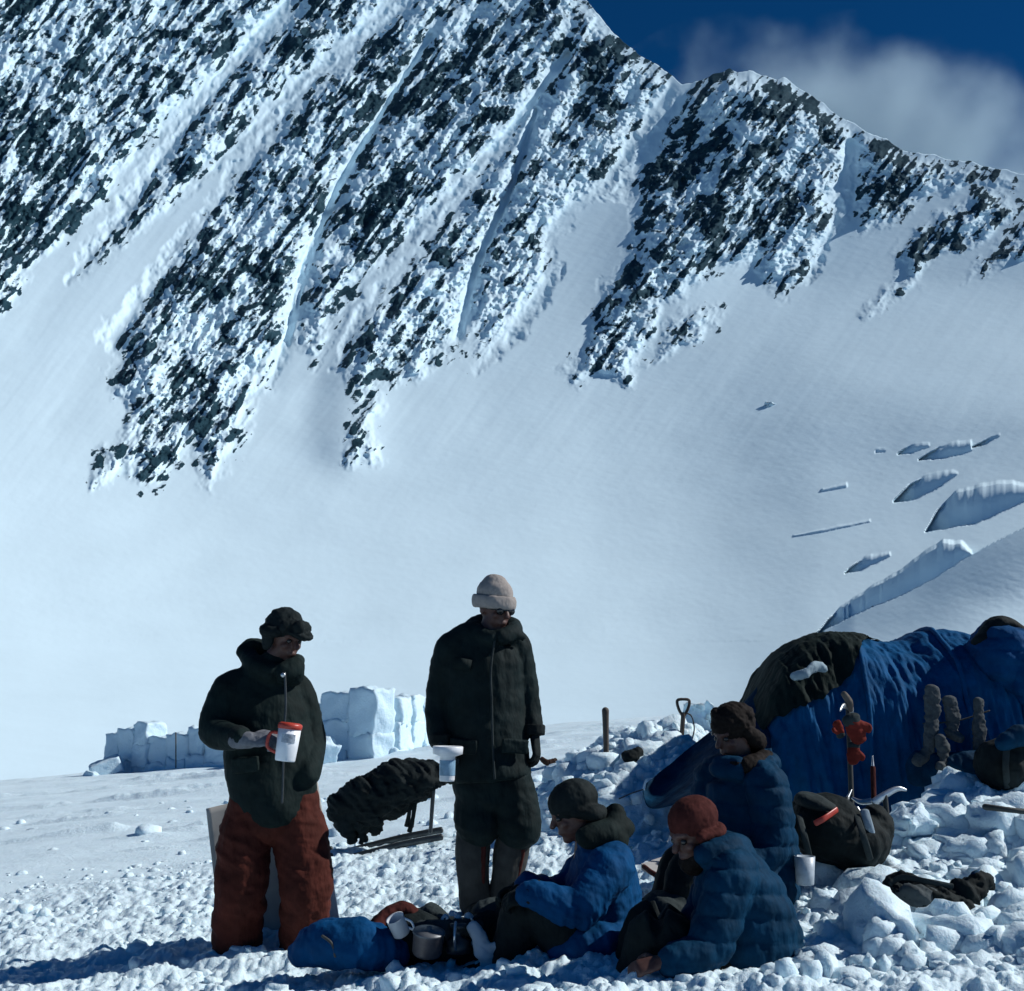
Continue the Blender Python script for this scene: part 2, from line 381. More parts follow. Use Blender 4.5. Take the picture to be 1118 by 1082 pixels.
hgt_ = n.new('ShaderNodeMath', operation='MULTIPLY_ADD'); n.l(n.noise(0.5, 5, 0.7), hgt_.inputs[0]); n.l(mask.outputs[0], hgt_.inputs[1]); hgt_.inputs[2].default_value = 0.0
h2 = n.new('ShaderNodeMath', operation='MULTIPLY_ADD'); n.l(n.noise(0.15, 4, 0.5), h2.inputs[0]); h2.inputs[1].default_value = 0.25; n.l(hgt_.outputs[0], h2.inputs[2]); hgt_ = h2
n.l(n.bump(hgt_.outputs[0], 0.5, 0.8), n.b.inputs['Normal'])
mountain = grid_obj('mountain', MX, MY, MZ, mm, attrs={'rock': rock}); mountain['kind'] = 'structure'

# ------------------------------------------------------------------ near snow (camp ground), one sheet out to the horizon
def mound(x, y, cx, cy, rx, ry, h, p=2.0):
    return h * np.exp(-(((x - cx) / rx) ** 2 + ((y - cy) / ry) ** 2))
def ground0(x, y):
    x = np.asarray(x, float); y = np.asarray(y, float)
    d = np.hypot(x, y)
    xs = 7.0 * np.tanh(x / 7.0)
    xs = np.where(x < 0, x * (1 - 0.012 * np.minimum(-x, 25)), xs)
    z = 0.105 * xs + 0.021 * np.clip(y - 5.5, 0, 24)
    z = z + mound(x, y, 0.95, 9.0, 0.75, 1.1, 0.55) + mound(x, y, 2.2, 10.5, 1.5, 1.2, 0.53) + mound(x, y, 2.45, 6.6, 0.9, 0.5, 0.22) + mound(x, y, 3.6, 7.0, 0.9, 0.5, 0.22)
    e = np.maximum(d - 27, 0)
    z = z - np.where(d > 27, np.minimum(0.012 * e * e, 0.25 * e) , 0) * (d < 400) - np.where(d >= 400, 93.0, 0)
    return np.maximum(z, -22.0 - 0.002 * d)
def ground(x, y):
    d = np.hypot(x, y)
    z = ground0(x, y)
    far = sstep(60, 25, d)
    z = z + far * (0.05 * fbm(x / 1.7, y / 1.2, 3, 201) + 0.09 * fbm(x / 6, y / 2.4, 3, 205) * sstep(8, 14, y))
    rub = sstep(10.5, 8.0, d + 1.2 * fbm(x / 1.5, y / 1.5, 2, 207)) + 0.7 * sstep(0.1, 0.4, ground0(x, y) - (0.105 * x + 0.021 * np.clip(y - 5.5, 0, 24)))
    rub = np.clip(rub, 0, 1)
    d1, d2, cv = cells(x / 0.16, y / 0.16, 9)
    z = z + rub * (0.05 * fbm(x / 0.30, y / 0.30, 3, 211) + 0.022 * ridged(x / 0.16, y / 0.16, 3, 213) + 0.03 * fbm(x / 0.08, y / 0.08, 3, 215) + 0.02 * (cv - 0.4) * np.clip((d2 - d1) * 3, 0, 1) + 0.014 * fbm(x / 0.035, y / 0.035, 2, 217))
    hp = np.clip(sstep(0.1, 0.3, ground0(x, y) - (0.105 * x + 0.021 * np.clip(y - 5.5, 0, 24))), 0, 1) * far
    z = z + hp * (0.10 * ridged(x / 0.5, y / 0.42, 3, 231) + 0.05 * fbm(x / 0.18, y / 0.18, 3, 233))
    st = sstep(0.18, 0.5, fbm(x / 3.0 + 0.3 * y, y / 0.9, 3, 221)) * sstep(9, 11, d) * sstep(30, 22, d)
    z = z + st * (0.08 + 0.05 * fbm(x / 0.25, y / 0.25, 3, 223))
    return z
def hitY(px, py, default=9.0):
    """distance at which the line of sight through a photo pixel meets the camp ground"""
    Ys = np.linspace(4, 26, 1200); x, y, z = ray(px, py)
    d = (CAM_Z + z / y * Ys) - ground(x / y * Ys, Ys); k = np.where(d <= 0)[0]
    return float(Ys[k[0]]) if len(k) else default
def G(x, y): return float(ground(np.array([x]), np.array([y]))[0])
az = np.radians(frange([(-180, -60, 4), (-60, -27, 0.6), (-27, 27, 0.075), (27, 60, 0.6), (60, 180, 4)]))[:-1]
rad = np.concatenate([np.linspace(0.4, 2.5, 12)[:-1], np.exp(np.linspace(np.log(2.5), np.log(32), 640)), np.exp(np.linspace(np.log(33), np.log(5000), 60))])
A, RD = np.meshgrid(az, rad)
GX = RD * np.sin(A); GY = RD * np.cos(A); GZ = ground(GX, GY)
gm = snow_mat('camp_snow', (2.0, [(9.0, 0.35, 0.05), (40.0, 0.45, 0.02), (130.0, 0.3, 0.006)]), (0.685, 0.845, 0.93), 0.25)
ground_o = grid_obj('snow_ground', GX, GY, GZ, gm, closed_u=True); ground_o['kind'] = 'structure'
# ------------------------------------------------------------------ organic shapes: overlapping tapered tubes and lumps fused by a voxel remesh
def frame(t, side):
    t = Vector(t).normalized(); u = Vector(side) - t * Vector(side).dot(t)
    if u.length < 1e-4: u = Vector((1, 0, 0)) - t * t.x
    if u.length < 1e-4: u = Vector((0, 1, 0)) - t * t.y
    u.normalize(); return t, u, t.cross(u)
def catmull(pts, k=5):
    pts = [Vector(p) for p in pts]
    if len(pts) < 3: return [(pts[0].lerp(pts[-1], i / k)) for i in range(k + 1)], [i / k for i in range(k + 1)]
    out = []; par = []
    for i in range(len(pts) - 1):
        p0 = pts[max(i - 1, 0)]; p1 = pts[i]; p2 = pts[i + 1]; p3 = pts[min(i + 2, len(pts) - 1)]
        for j in range(k):
            t = j / k
            out.append(0.5 * ((2 * p1) + (p2 - p0) * t + (2 * p0 - 5 * p1 + 4 * p2 - p3) * t * t + (3 * p1 - p0 - 3 * p2 + p3) * t ** 3)); par.append(i + t)
    out.append(pts[-1]); par.append(len(pts) - 1); return out, par
class Blob:
    def __init__(s): s.v = []; s.f = []
    def _rings(s, rings):
        b = len(s.v); n = len(rings[0])
        for r in rings: s.v += r
        for i in range(len(rings) - 1):
            for j in range(n):
                a = b + i * n + j; c = b + i * n + (j + 1) % n
                s.f.append((a, c, c + n, a + n))
        s.f.append(tuple(b + j for j in range(n))[::-1]); e = b + (len(rings) - 1) * n
        s.f.append(tuple(e + j for j in range(n)))
    def tube(s, pts, rad, side=(1, 0, 0), n=14, k=5, round_=True):
        """rad: one (a, b) or number per point; a along side, b across"""
        cp, par = catmull(pts, k)
        rad = [(r, r) if not isinstance(r, (tuple, list)) else r for r in rad]
        def rr(t):
            i = min(int(t), len(rad) - 2) if len(rad) > 1 else 0
            if len(pts) == 2: i = 0
            f = t - i; f = f * f * (3 - 2 * f) if False else f
            a = rad[i]; b = rad[min(i + 1, len(rad) - 1)]
            return a[0] + (b[0] - a[0]) * f, a[1] + (b[1] - a[1]) * f
        rings = []; m = len(cp)
        def ring(c, u, w, a, b): return [c + u * (a * math.cos(6.28318 * j / n)) + w * (b * math.sin(6.28318 * j / n)) for j in range(n)]
        for i in range(m):
            t = cp[min(i + 1, m - 1)] - cp[max(i - 1, 0)]
            t, u, w = frame(t, side); a, b = rr(par[i])
            if i == 0 and round_:
                q = min(a, b)
                for ph in (75, 50, 25): rings.append(ring(cp[i] - t * q * math.sin(R(ph)), u, w, a * math.cos(R(ph)), b * math.cos(R(ph))))
            rings.append(ring(cp[i], u, w, a, b))
            if i == m - 1 and round_:
                q = min(a, b)
                for ph in (25, 50, 75): rings.append(ring(cp[i] + t * q * math.sin(R(ph)), u, w, a * math.cos(R(ph)), b * math.cos(R(ph))))
        s._rings(rings); return s
    def ell(s, c, r, rot=None, n=16, m=10):
        c = Vector(c); M = rot or Matrix.Identity(3)
        if isinstance(r, (int, float)): r = (r, r, r)
        rings = []
        for i in range(m):
            th = math.pi * (i + 0.5) / m - math.pi / 2
            rings.append([c + M @ Vector((r[0] * math.cos(th) * math.cos(6.28318 * j / n), r[1] * math.cos(th) * math.sin(6.28318 * j / n), r[2] * math.sin(th))) for j in range(n)])
        s._rings(rings); return s
    def box(s, c, r, rot=None):
        c = Vector(c); M = rot or Matrix.Identity(3); b = len(s.v)
        for z in (-1, 1):
            for x, y in ((-1, -1), (1, -1), (1, 1), (-1, 1)): s.v.append(c + M @ Vector((x * r[0], y * r[1], z * r[2])))
        s.f += [(b + 3, b + 2, b + 1, b), (b + 4, b + 5, b + 6, b + 7)] + [(b + i, b + (i + 1) % 4, b + 4 + (i + 1) % 4, b + 4 + i) for i in range(4)]
        return s
    def make(s, name, mat, parent=None, voxel=0.012, it=4, wr=0.0, wscale=14, seed=1, fold=None, quilt=0.0):
        me = bpy.data.meshes.new('tmp'); me.from_pydata([tuple(v) for v in s.v], [], s.f); me.update()
        o = bpy.data.objects.new('tmp', me); COL.objects.link(o)
        md = o.modifiers.new('r', 'REMESH'); md.mode = 'VOXEL'; md.voxel_size = voxel
        if it: ms = o.modifiers.new('s', 'SMOOTH'); ms.iterations = it; ms.factor = 0.5
        bpy.context.view_layer.update(); dg = bpy.context.evaluated_depsgraph_get()
        m2 = bpy.data.meshes.new_from_object(o.evaluated_get(dg)); bpy.data.objects.remove(o); bpy.data.meshes.remove(me)
        m2.name = name
        nv = len(m2.vertices); co = np.empty(nv * 3, np.float32); m2.vertices.foreach_get('co', co); co = co.reshape(-1, 3)
        if wr:
            no = np.empty(nv * 3, np.float32); m2.vertices.foreach_get('normal', no); no = no.reshape(-1, 3)
            a = co[:, 0] * 0.8 + co[:, 1] * 0.6; b = co[:, 2] + 0.25 * co[:, 0] - 0.3 * co[:, 1]
            d = ridged(a * wscale * 0.55, b * wscale, 3, seed) * 0.6 + fbm(a * wscale * 0.4, b * wscale * 0.35, 3, seed + 3) * 0.9
            if fold: d = d + fold * ridged(a * wscale * 1.2, b * wscale * 0.22, 2, seed + 9)
            q_ = quilt * (np.abs(np.sin((co[:, 2] + 0.12 * a) * math.pi / 0.085)) ** 0.5 - 0.6) if quilt else 0.0
            co = co + no * (d * wr * 1.25 + q_)[:, None]; m2.vertices.foreach_set('co', co.ravel().astype(np.float32))
        m2.polygons.foreach_set('use_smooth', [True] * len(m2.polygons)); m2.materials.clear(); m2.materials.append(mat); m2.update()
        ob = bpy.data.objects.new(name, m2); link(ob, parent); return ob
def hand(B, wrist, d, palm, curl=35, sc=1.0, fat=1.0, spread=0.02, thumb_up=0.5, flip=1):
    d = Vector(d).normalized(); pn = Vector(palm); pn = (pn - d * pn.dot(d)).normalized(); sd_ = d.cross(pn) * flip
    wrist = Vector(wrist); L = 0.085 * sc
    B.tube([wrist - d * 0.03, wrist + d * 0.01, wrist + d * L * 0.6, wrist + d * L], [(0.026 * fat, 0.022 * fat), (0.03 * fat, 0.02 * fat), (0.04 * fat, 0.016 * fat), (0.038 * fat, 0.013 * fat)], side=sd_)
    for i, ln in enumerate((0.072, 0.082, 0.076, 0.058)):
        p = wrist + d * L * (0.96 - 0.03 * abs(i - 1.3)) + sd_ * (0.030 - 0.020 * i) * sc * (0.8 + 0.2 * fat)
        pts = [p]; ang = 0; dd = (d + sd_ * (0.1 - 0.07 * i)).normalized()
        for j, fr in enumerate((0.45, 0.32, 0.23)):
            ang += R(curl * (0.7 + 0.25 * j + 0.06 * i)); q = dd * math.cos(ang) + pn * math.sin(ang)
            pts.append(pts[-1] + q * ln * sc * fr)
        B.tube(pts, [0.0095 * fat, 0.009 * fat, 0.0085 * fat, 0.007 * fat], side=sd_, n=10, k=3)
    p = wrist + d * L * 0.25 + sd_ * 0.032 * sc
    q = (sd_ * 0.75 + d * thumb_up + pn * 0.35).normalized(); q2 = (sd_ * 0.25 + d * (thumb_up + 0.5) + pn * 0.55).normalized()
    B.tube([p - sd_ * 0.01, p + q * 0.035 * sc, p + q * 0.035 * sc + q2 * 0.032 * sc], [0.014 * fat, 0.0115 * fat, 0.009 * fat], side=pn, n=10, k=3)
def head(B, c, f, up=(0, 0, 1), s=1.0):
    """skull, jaw, brow, nose, lips and ears; c = centre, f = facing direction"""
    f = Vector(f).normalized(); up = Vector(up); up = (up - f * up.dot(f)).normalized(); r = f.cross(up)
    M = Matrix((r, f, up)).transposed()
    def q(x, y, z): return Vector(c) + M @ Vector((x * s, y * s, z * s))
    B.ell(q(0, -0.012, 0.02), (0.075 * s, 0.095 * s, 0.098 * s), M)
    B.ell(q(0, 0.026, -0.045), (0.058 * s, 0.062 * s, 0.07 * s), M)
    B.ell(q(0, 0.062, -0.098), (0.026 * s, 0.024 * s, 0.02 * s), M)
    B.tube([q(0, 0.082, 0.012), q(0, 0.108, -0.026)], [(0.011 * s, 0.012 * s), (0.017 * s, 0.014 * s)], side=r)
    B.tube([q(-0.04, 0.07, 0.022), q(0, 0.085, 0.02), q(0.04, 0.07, 0.022)], [0.012 * s, 0.012 * s, 0.012 * s], side=up)
    B.tube([q(-0.022, 0.078, -0.064), q(0, 0.088, -0.063), q(0.022, 0.078, -0.064)], [0.008 * s, 0.010 * s, 0.008 * s], side=up)
    for k in (-1, 1):
        B.ell(q(k * 0.038, 0.062, -0.028), (0.022 * s, 0.018 * s, 0.018 * s), M)
        B.ell(q(k * 0.077, -0.012, -0.01), (0.010 * s, 0.020 * s, 0.032 * s), M)
    return q, M
def eyes(q, parent, M):
    for k in (-1, 1):
        b = Blob(); b.ell(q(k * 0.031, 0.077, 0.0), 0.0125); o = b_raw(b, 'eye', M_EYE, parent)
def b_raw(b, name, mat, parent=None, smooth=True):
    return mesh_obj(name, b.v, b.f, mat, parent, smooth)
def lathe(prof, c, axis, mat, name, parent=None, n=24):
    """prof: list of (radius, height) along axis from c"""
    t, u, w = frame(axis, (1, 0, 0.1)); b = Blob(); rings = []
    for r, h in prof: rings.append([Vector(c) + t * h + u * (r * math.cos(6.28318 * j / n)) + w * (r * math.sin(6.28318 * j / n)) for j in range(n)])
    b._rings(rings); return mesh_obj(name, b.v, b.f, mat, parent)

# ------------------------------------------------------------------ materials of clothing and gear
M_EYE = plain('eye_dark', (0.02, 0.02, 0.02), 0.2)
M_SKIN = plain('weathered_skin', (0.080, 0.036, 0.028), 0.55, 0, 0.2, 60)
M_DARK = fabric('dark_green_parka_cloth', (0.006, 0.014, 0.014), 0.3, 0.8, spec=0.15)
M_COAT = fabric('dark_teal_coat_cloth', (0.007, 0.015, 0.016), 0.3, 0.75, spec=0.12)
M_BLACK = fabric('black_cloth', (0.008, 0.013, 0.014), 0.4, 0.8, spec=0.15)
M_CHAR = fabric('charcoal_cloth', (0.03, 0.04, 0.042), 0.35, 0.8)
M_RED = fabric('brick_red_cloth', (0.066, 0.016, 0.011), 0.35, 0.85, spec=0.15)
M_GREYW = fabric('grey_wool', (0.31, 0.28, 0.26), 0.15, 0.9, scale=40, spec=0.1)
M_GLOVE = fabric('pale_grey_wool', (0.15, 0.16, 0.18), 0.25, 0.9, scale=40, spec=0.1)
M_BLUE = fabric('bright_blue_nylon', (0.001, 0.050, 0.15), 0.25, 0.75, spec=0.08)
M_NAVY = fabric('mid_blue_nylon', (0.001, 0.030, 0.070), 0.3, 0.75, spec=0.08)
M_TENT = fabric('blue_tent_nylon', (0.001, 0.066, 0.18), 0.25, 0.75, spec=0.08)
M_TENTD = fabric('dark_green_tarp_cloth', (0.006, 0.014, 0.013), 0.35, 0.8)
M_BROWN = fabric('dark_brown_hair', (0.013, 0.010, 0.009), 0.4, 0.8, scale=60)
M_RUST = fabric('rust_red_wool', (0.060, 0.017, 0.015), 0.3, 0.9, scale=40, spec=0.1)
M_GAITER = fabric('grey_brown_gaiter_cloth', (0.045, 0.046, 0.045), 0.3, 0.8)
M_SOCK = fabric('grey_wool_sock_knit', (0.075, 0.085, 0.09), 0.25, 0.9, scale=40, spec=0.1)
M_WHITE = plain('white_enamel', (0.80, 0.84, 0.88), 0.35, 0, 0.04)
M_REDP = plain('red_plastic', (0.45, 0.05, 0.03), 0.4)
M_STEEL = plain('worn_steel', (0.55, 0.58, 0.6), 0.35, 0.9)
M_DSTEEL = plain('dark_steel', (0.06, 0.07, 0.075), 0.45, 0.6)
M_WOOD = plain('weathered_wood', (0.07, 0.055, 0.045), 0.7, 0, 0.3, 20)
M_FOAM = plain('grey_foam_board', (0.36, 0.345, 0.325), 0.8, 0, 0.12, 5)
M_FOAML = plain('pale_grey_foam', (0.50, 0.54, 0.58), 0.8, 0, 0.08, 6)  # lighter copy of the board grey for its painted sunlit part; also a cup
M_MAT = plain('beige_pad', (0.40, 0.39, 0.38), 0.8, 0, 0.12, 8)
M_CORD = plain('dark_cord', (0.03, 0.035, 0.035), 0.7)
M_BLOCK = snow_mat('packed_snow', (3.0, [(6.0, 0.5, 0.05), (30.0, 0.5, 0.02)]), sss=0.2)
# ------------------------------------------------------------------ standing man with the mug (left)
def pj(Y):
    return lambda px, py, d=0.0: P(px, py, Y + d)
def legs_body(B, j, hipL, kneeL, ankL, hipR, kneeR, ankR, toeL, toeR, r=(0.075, 0.045, 0.032)):
    B.tube([hipL, kneeL, ankL], [r[0], r[1], r[2]], k=4); B.tube([hipR, kneeR, ankR], [r[0], r[1], r[2]], k=4)
    B.tube([ankL, toeL], [0.042, 0.03]); B.tube([ankR, toeR], [0.042, 0.03])

def man_with_mug():
    j = pj(6.0); base = j(297, 1052); base.z = G(base.x, base.y) - 0.02
    root = thing('person', 'standing person in red trousers, dark parka and peaked fur cap holding a white mug', 'person', base)
    f = Vector((0.72, -0.62, -0.28))
    # joints
    pel, che, nek, hd = j(298, 872), j(293, 785), j(298, 728), j(311, 696, -0.02)
    sL, eL, wL = j(255, 750, -0.03), j(233, 795, -0.12), j(268, 808, -0.31)
    sR, eR, wR = j(325, 752, 0.10), j(339, 815, 0.10), j(326, 846, 0.02)
    hL, kL, aL = j(276, 885, 0.0), j(263, 962, -0.07), j(258, 1045, 0.0)
    hR, kR, aR = j(318, 882, 0.03), j(335, 960, -0.06), j(332, 1047, 0.02)
    B = Blob(); q, M = head(B, hd, f)
    B.tube([hd + Vector((0, 0.0, -0.05)), nek, che], [0.06, 0.058, 0.10]); B.tube([nek, che, pel], [(0.07, 0.07), (0.16, 0.10), (0.15, 0.11)])
    B.tube([sL, eL, wL], [0.05, 0.036, 0.026]); B.tube([sR, eR, wR], [0.05, 0.036, 0.026]); B.tube([sL, nek, sR], [0.04, 0.05, 0.04])
    hand(B, wR, (-0.6, 0.1, -0.4), (0, 1, 0), 40)
    legs_body(B, j, hL, kL, aL, hR, kR, aR, aL + Vector((0.02, -0.05, -0.03)), aR + Vector((0.04, -0.05, -0.03)))
    body = B.make('body', M_SKIN, root, 0.008, 2); eyes(q, body, M)
    # parka
    B = Blob()
    B.tube([j(299, 728), j(293, 745, 0.02), j(290, 775, 0.01), j(293, 815), j(296, 845), j(300, 868)],
           [(0.085, 0.085), (0.165, 0.12), (0.205, 0.145), (0.215, 0.155), (0.215, 0.16), (0.205, 0.165)], side=(1, 0.25, 0.12), n=20)
    B.tube([j(285, 850), j(305, 880, -0.05)], [(0.17, 0.13), (0.15, 0.12)], side=(1, 0.2, 0))
    B.tube([j(262, 748, 0.0), j(250, 757, -0.03), j(234, 797, -0.11), wL.lerp(eL, 0.12)], [0.088, 0.088, 0.078, 0.052], k=6)
    B.tube([j(320, 748, 0.08), j(329, 762, 0.09), j(338, 812, 0.1), j(335, 846, -0.06)], [0.075, 0.078, 0.08, 0.06], k=6)
    B.tube([j(270, 716, 0.05), j(281, 729, -0.06), j(305, 736, -0.10), j(322, 728, -0.07)], [0.045, 0.05, 0.05, 0.05], k=5)
    B.tube([j(321, 738, -0.05), j(324, 720, -0.05)], [0.05, 0.022])
    B.tube([j(265, 712, 0.05), j(275, 706, 0.1), j(295, 712, 0.14), j(318, 722, 0.1), j(324, 722, -0.02)], [0.035, 0.045, 0.045, 0.04, 0.04], k=5)
    B.ell(j(345, 826, 0.06), (0.035, 0.05, 0.08))
    B.make('parka', M_DARK, root, 0.011, 3, 0.010, 9, 3)
    b = Blob(); zp = [j(311, 735, -0.165), j(312, 770, -0.175), j(310, 800, -0.18), j(309, 850, -0.19), j(308, 876, -0.20)]
    b.tube(zp, [0.006] * 5, n=6); b_raw(b, 'zip', M_DSTEEL, root)
    b = Blob(); b.ell(j(309, 737, -0.17), (0.012, 0.006, 0.012)); b_raw(b, 'button', M_STEEL, root)
    B = Blob(); c_ = wL.lerp(eL, 0.16); d_ = (wL - eL).normalized(); B.tube([c_ - d_ * 0.03, c_ + d_ * 0.02], [0.06, 0.056], round_=False); B.make('cuff', M_BLACK, root, 0.008, 1)
    B = Blob(); B.box(j(268, 835, -0.175), (0.075, 0.012, 0.035), Euler((0.1, R(-6), R(-22))).to_matrix()); B.make('pocket_flap', M_DARK, root, 0.006, 2, 0.004, 20, 71)
    # trousers
    B = Blob()
    B.tube([j(296, 850), j(298, 890)], [(0.185, 0.135), (0.185, 0.14)], side=(1, 0.2, 0))
    B.tube([j(274, 880), j(266, 925, -0.02), j(262, 975, -0.05), j(259, 1010), j(258, 1038)], [(0.11, 0.12), (0.125, 0.12), (0.115, 0.11), (0.112, 0.11), (0.105, 0.11)], k=6)
    B.tube([j(318, 876, 0.02), j(328, 920), j(336, 965, -0.05), j(333, 1010), j(333, 1042)], [(0.12, 0.12), (0.13, 0.12), (0.118, 0.11), (0.112, 0.11), (0.108, 0.11)], k=6)
    B.make('trousers', M_RED, root, 0.010, 2, 0.022, 9, 5)
    for px, py, tx in ((258, 1050, 0.06), (333, 1053, 0.14)):
        B = Blob(); B.tube([j(px, py - 22), j(px, py - 4), j(px, py) + Vector((tx, -0.15, -0.01))], [(0.07, 0.075), (0.065, 0.075), (0.055, 0.045)]); B.make('boot', M_BLACK, root, 0.01, 2)
    # fur cap with a peak and turned-up flaps
    B = Blob()
    B.ell(q(0, -0.018, 0.055), (0.094, 0.112, 0.075), M); B.ell(q(0, -0.02, 0.10), (0.075, 0.085, 0.045), M)
    B.tube([q(-0.085, 0.03, 0.03), q(-0.095, -0.04, 0.02), q(0, -0.115, 0.02), q(0.095, -0.04, 0.02), q(0.085, 0.03, 0.03)], [0.026, 0.03, 0.03, 0.03, 0.026])
    B.tube([q(-0.07, 0.07, 0.065), q(0, 0.10, 0.075), q(0.07, 0.07, 0.065)], [(0.03, 0.022), (0.04, 0.026), (0.03, 0.022)], side=(0, 0, 1))
    B.tube([q(-0.05, 0.10, 0.045), q(0, 0.155, 0.035), q(0.05, 0.10, 0.045)], [(0.012, 0.03), (0.012, 0.034), (0.012, 0.03)], side=(0, 0, 1))
    B.ell(q(0.03, 0.13, 0.08), (0.03, 0.03, 0.035), M)
    B.ell(q(-0.088, -0.02, -0.02), (0.02, 0.04, 0.05), M); B.ell(q(0.088, -0.02, -0.02), (0.02, 0.04, 0.05), M)
    cap = B.make('fur_cap', M_BLACK, root, 0.007, 2, 0.006, 60, 7)
    # woollen glove gripping the mug handle
    B = Blob(); hand(B, wL + Vector((0.02, -0.005, 0.0)), (0.93, -0.12, 0.10), (0.2, 0.62, -0.75), 46, 1.05, 1.35, thumb_up=0.75, flip=1)
    B.tube([wL - Vector((0.045, -0.02, 0.0)), wL + Vector((0.02, 0, 0))], [0.043, 0.04])
    B.make('glove', M_GLOVE, root, 0.005, 2)
    # mug
    mc = j(311, 831, -0.36); ax = Vector((0.12, 0.02, 1)).normalized()
    mug = thing('mug', 'tall white mug with a red lid held by the person in red trousers', 'mug', mc)
    lathe([(0.001, 0.001), (0.044, 0.0), (0.047, 0.006), (0.050, 0.06), (0.053, 0.148), (0.049, 0.148), (0.047, 0.10)], mc, ax, M_WHITE, 'cup', mug, 28)
    lathe([(0.052, 0.146), (0.056, 0.148), (0.057, 0.166), (0.052, 0.172), (0.042, 0.176), (0.002, 0.177)], mc, ax, M_REDP, 'lid', mug, 28)
    b = Blob(); s_ = Vector((-1, -0.1, 0.1)).normalized(); b.tube([mc + ax * 0.125 + s_ * 0.048, mc + ax * 0.12 + s_ * 0.085, mc + ax * 0.06 + s_ * 0.09, mc + ax * 0.035 + s_ * 0.046], [0.008] * 4, n=8); b_raw(b, 'handle', M_REDP, mug)
    vv = []; ff = []; t, u, w = frame(ax, (1, 0, 0.1))
    for i in range(9):
        for hh in (0.085, 0.125):
            an = R(-115 + 9 * i); d = Vector((math.cos(an), math.sin(an), 0)); d = (d - ax * d.dot(ax)).normalized()
            vv.append(mc + ax * hh + d * (0.0525 if hh < 0.1 else 0.0535))
    for i in range(8): ff.append((2 * i, 2 * i + 2, 2 * i + 3, 2 * i + 1))
    mesh_obj('printed_panel', vv, ff, plain('grey_print', (0.33, 0.38, 0.44), 0.5, 0, 0.4, 60), mug)
man_with_mug()

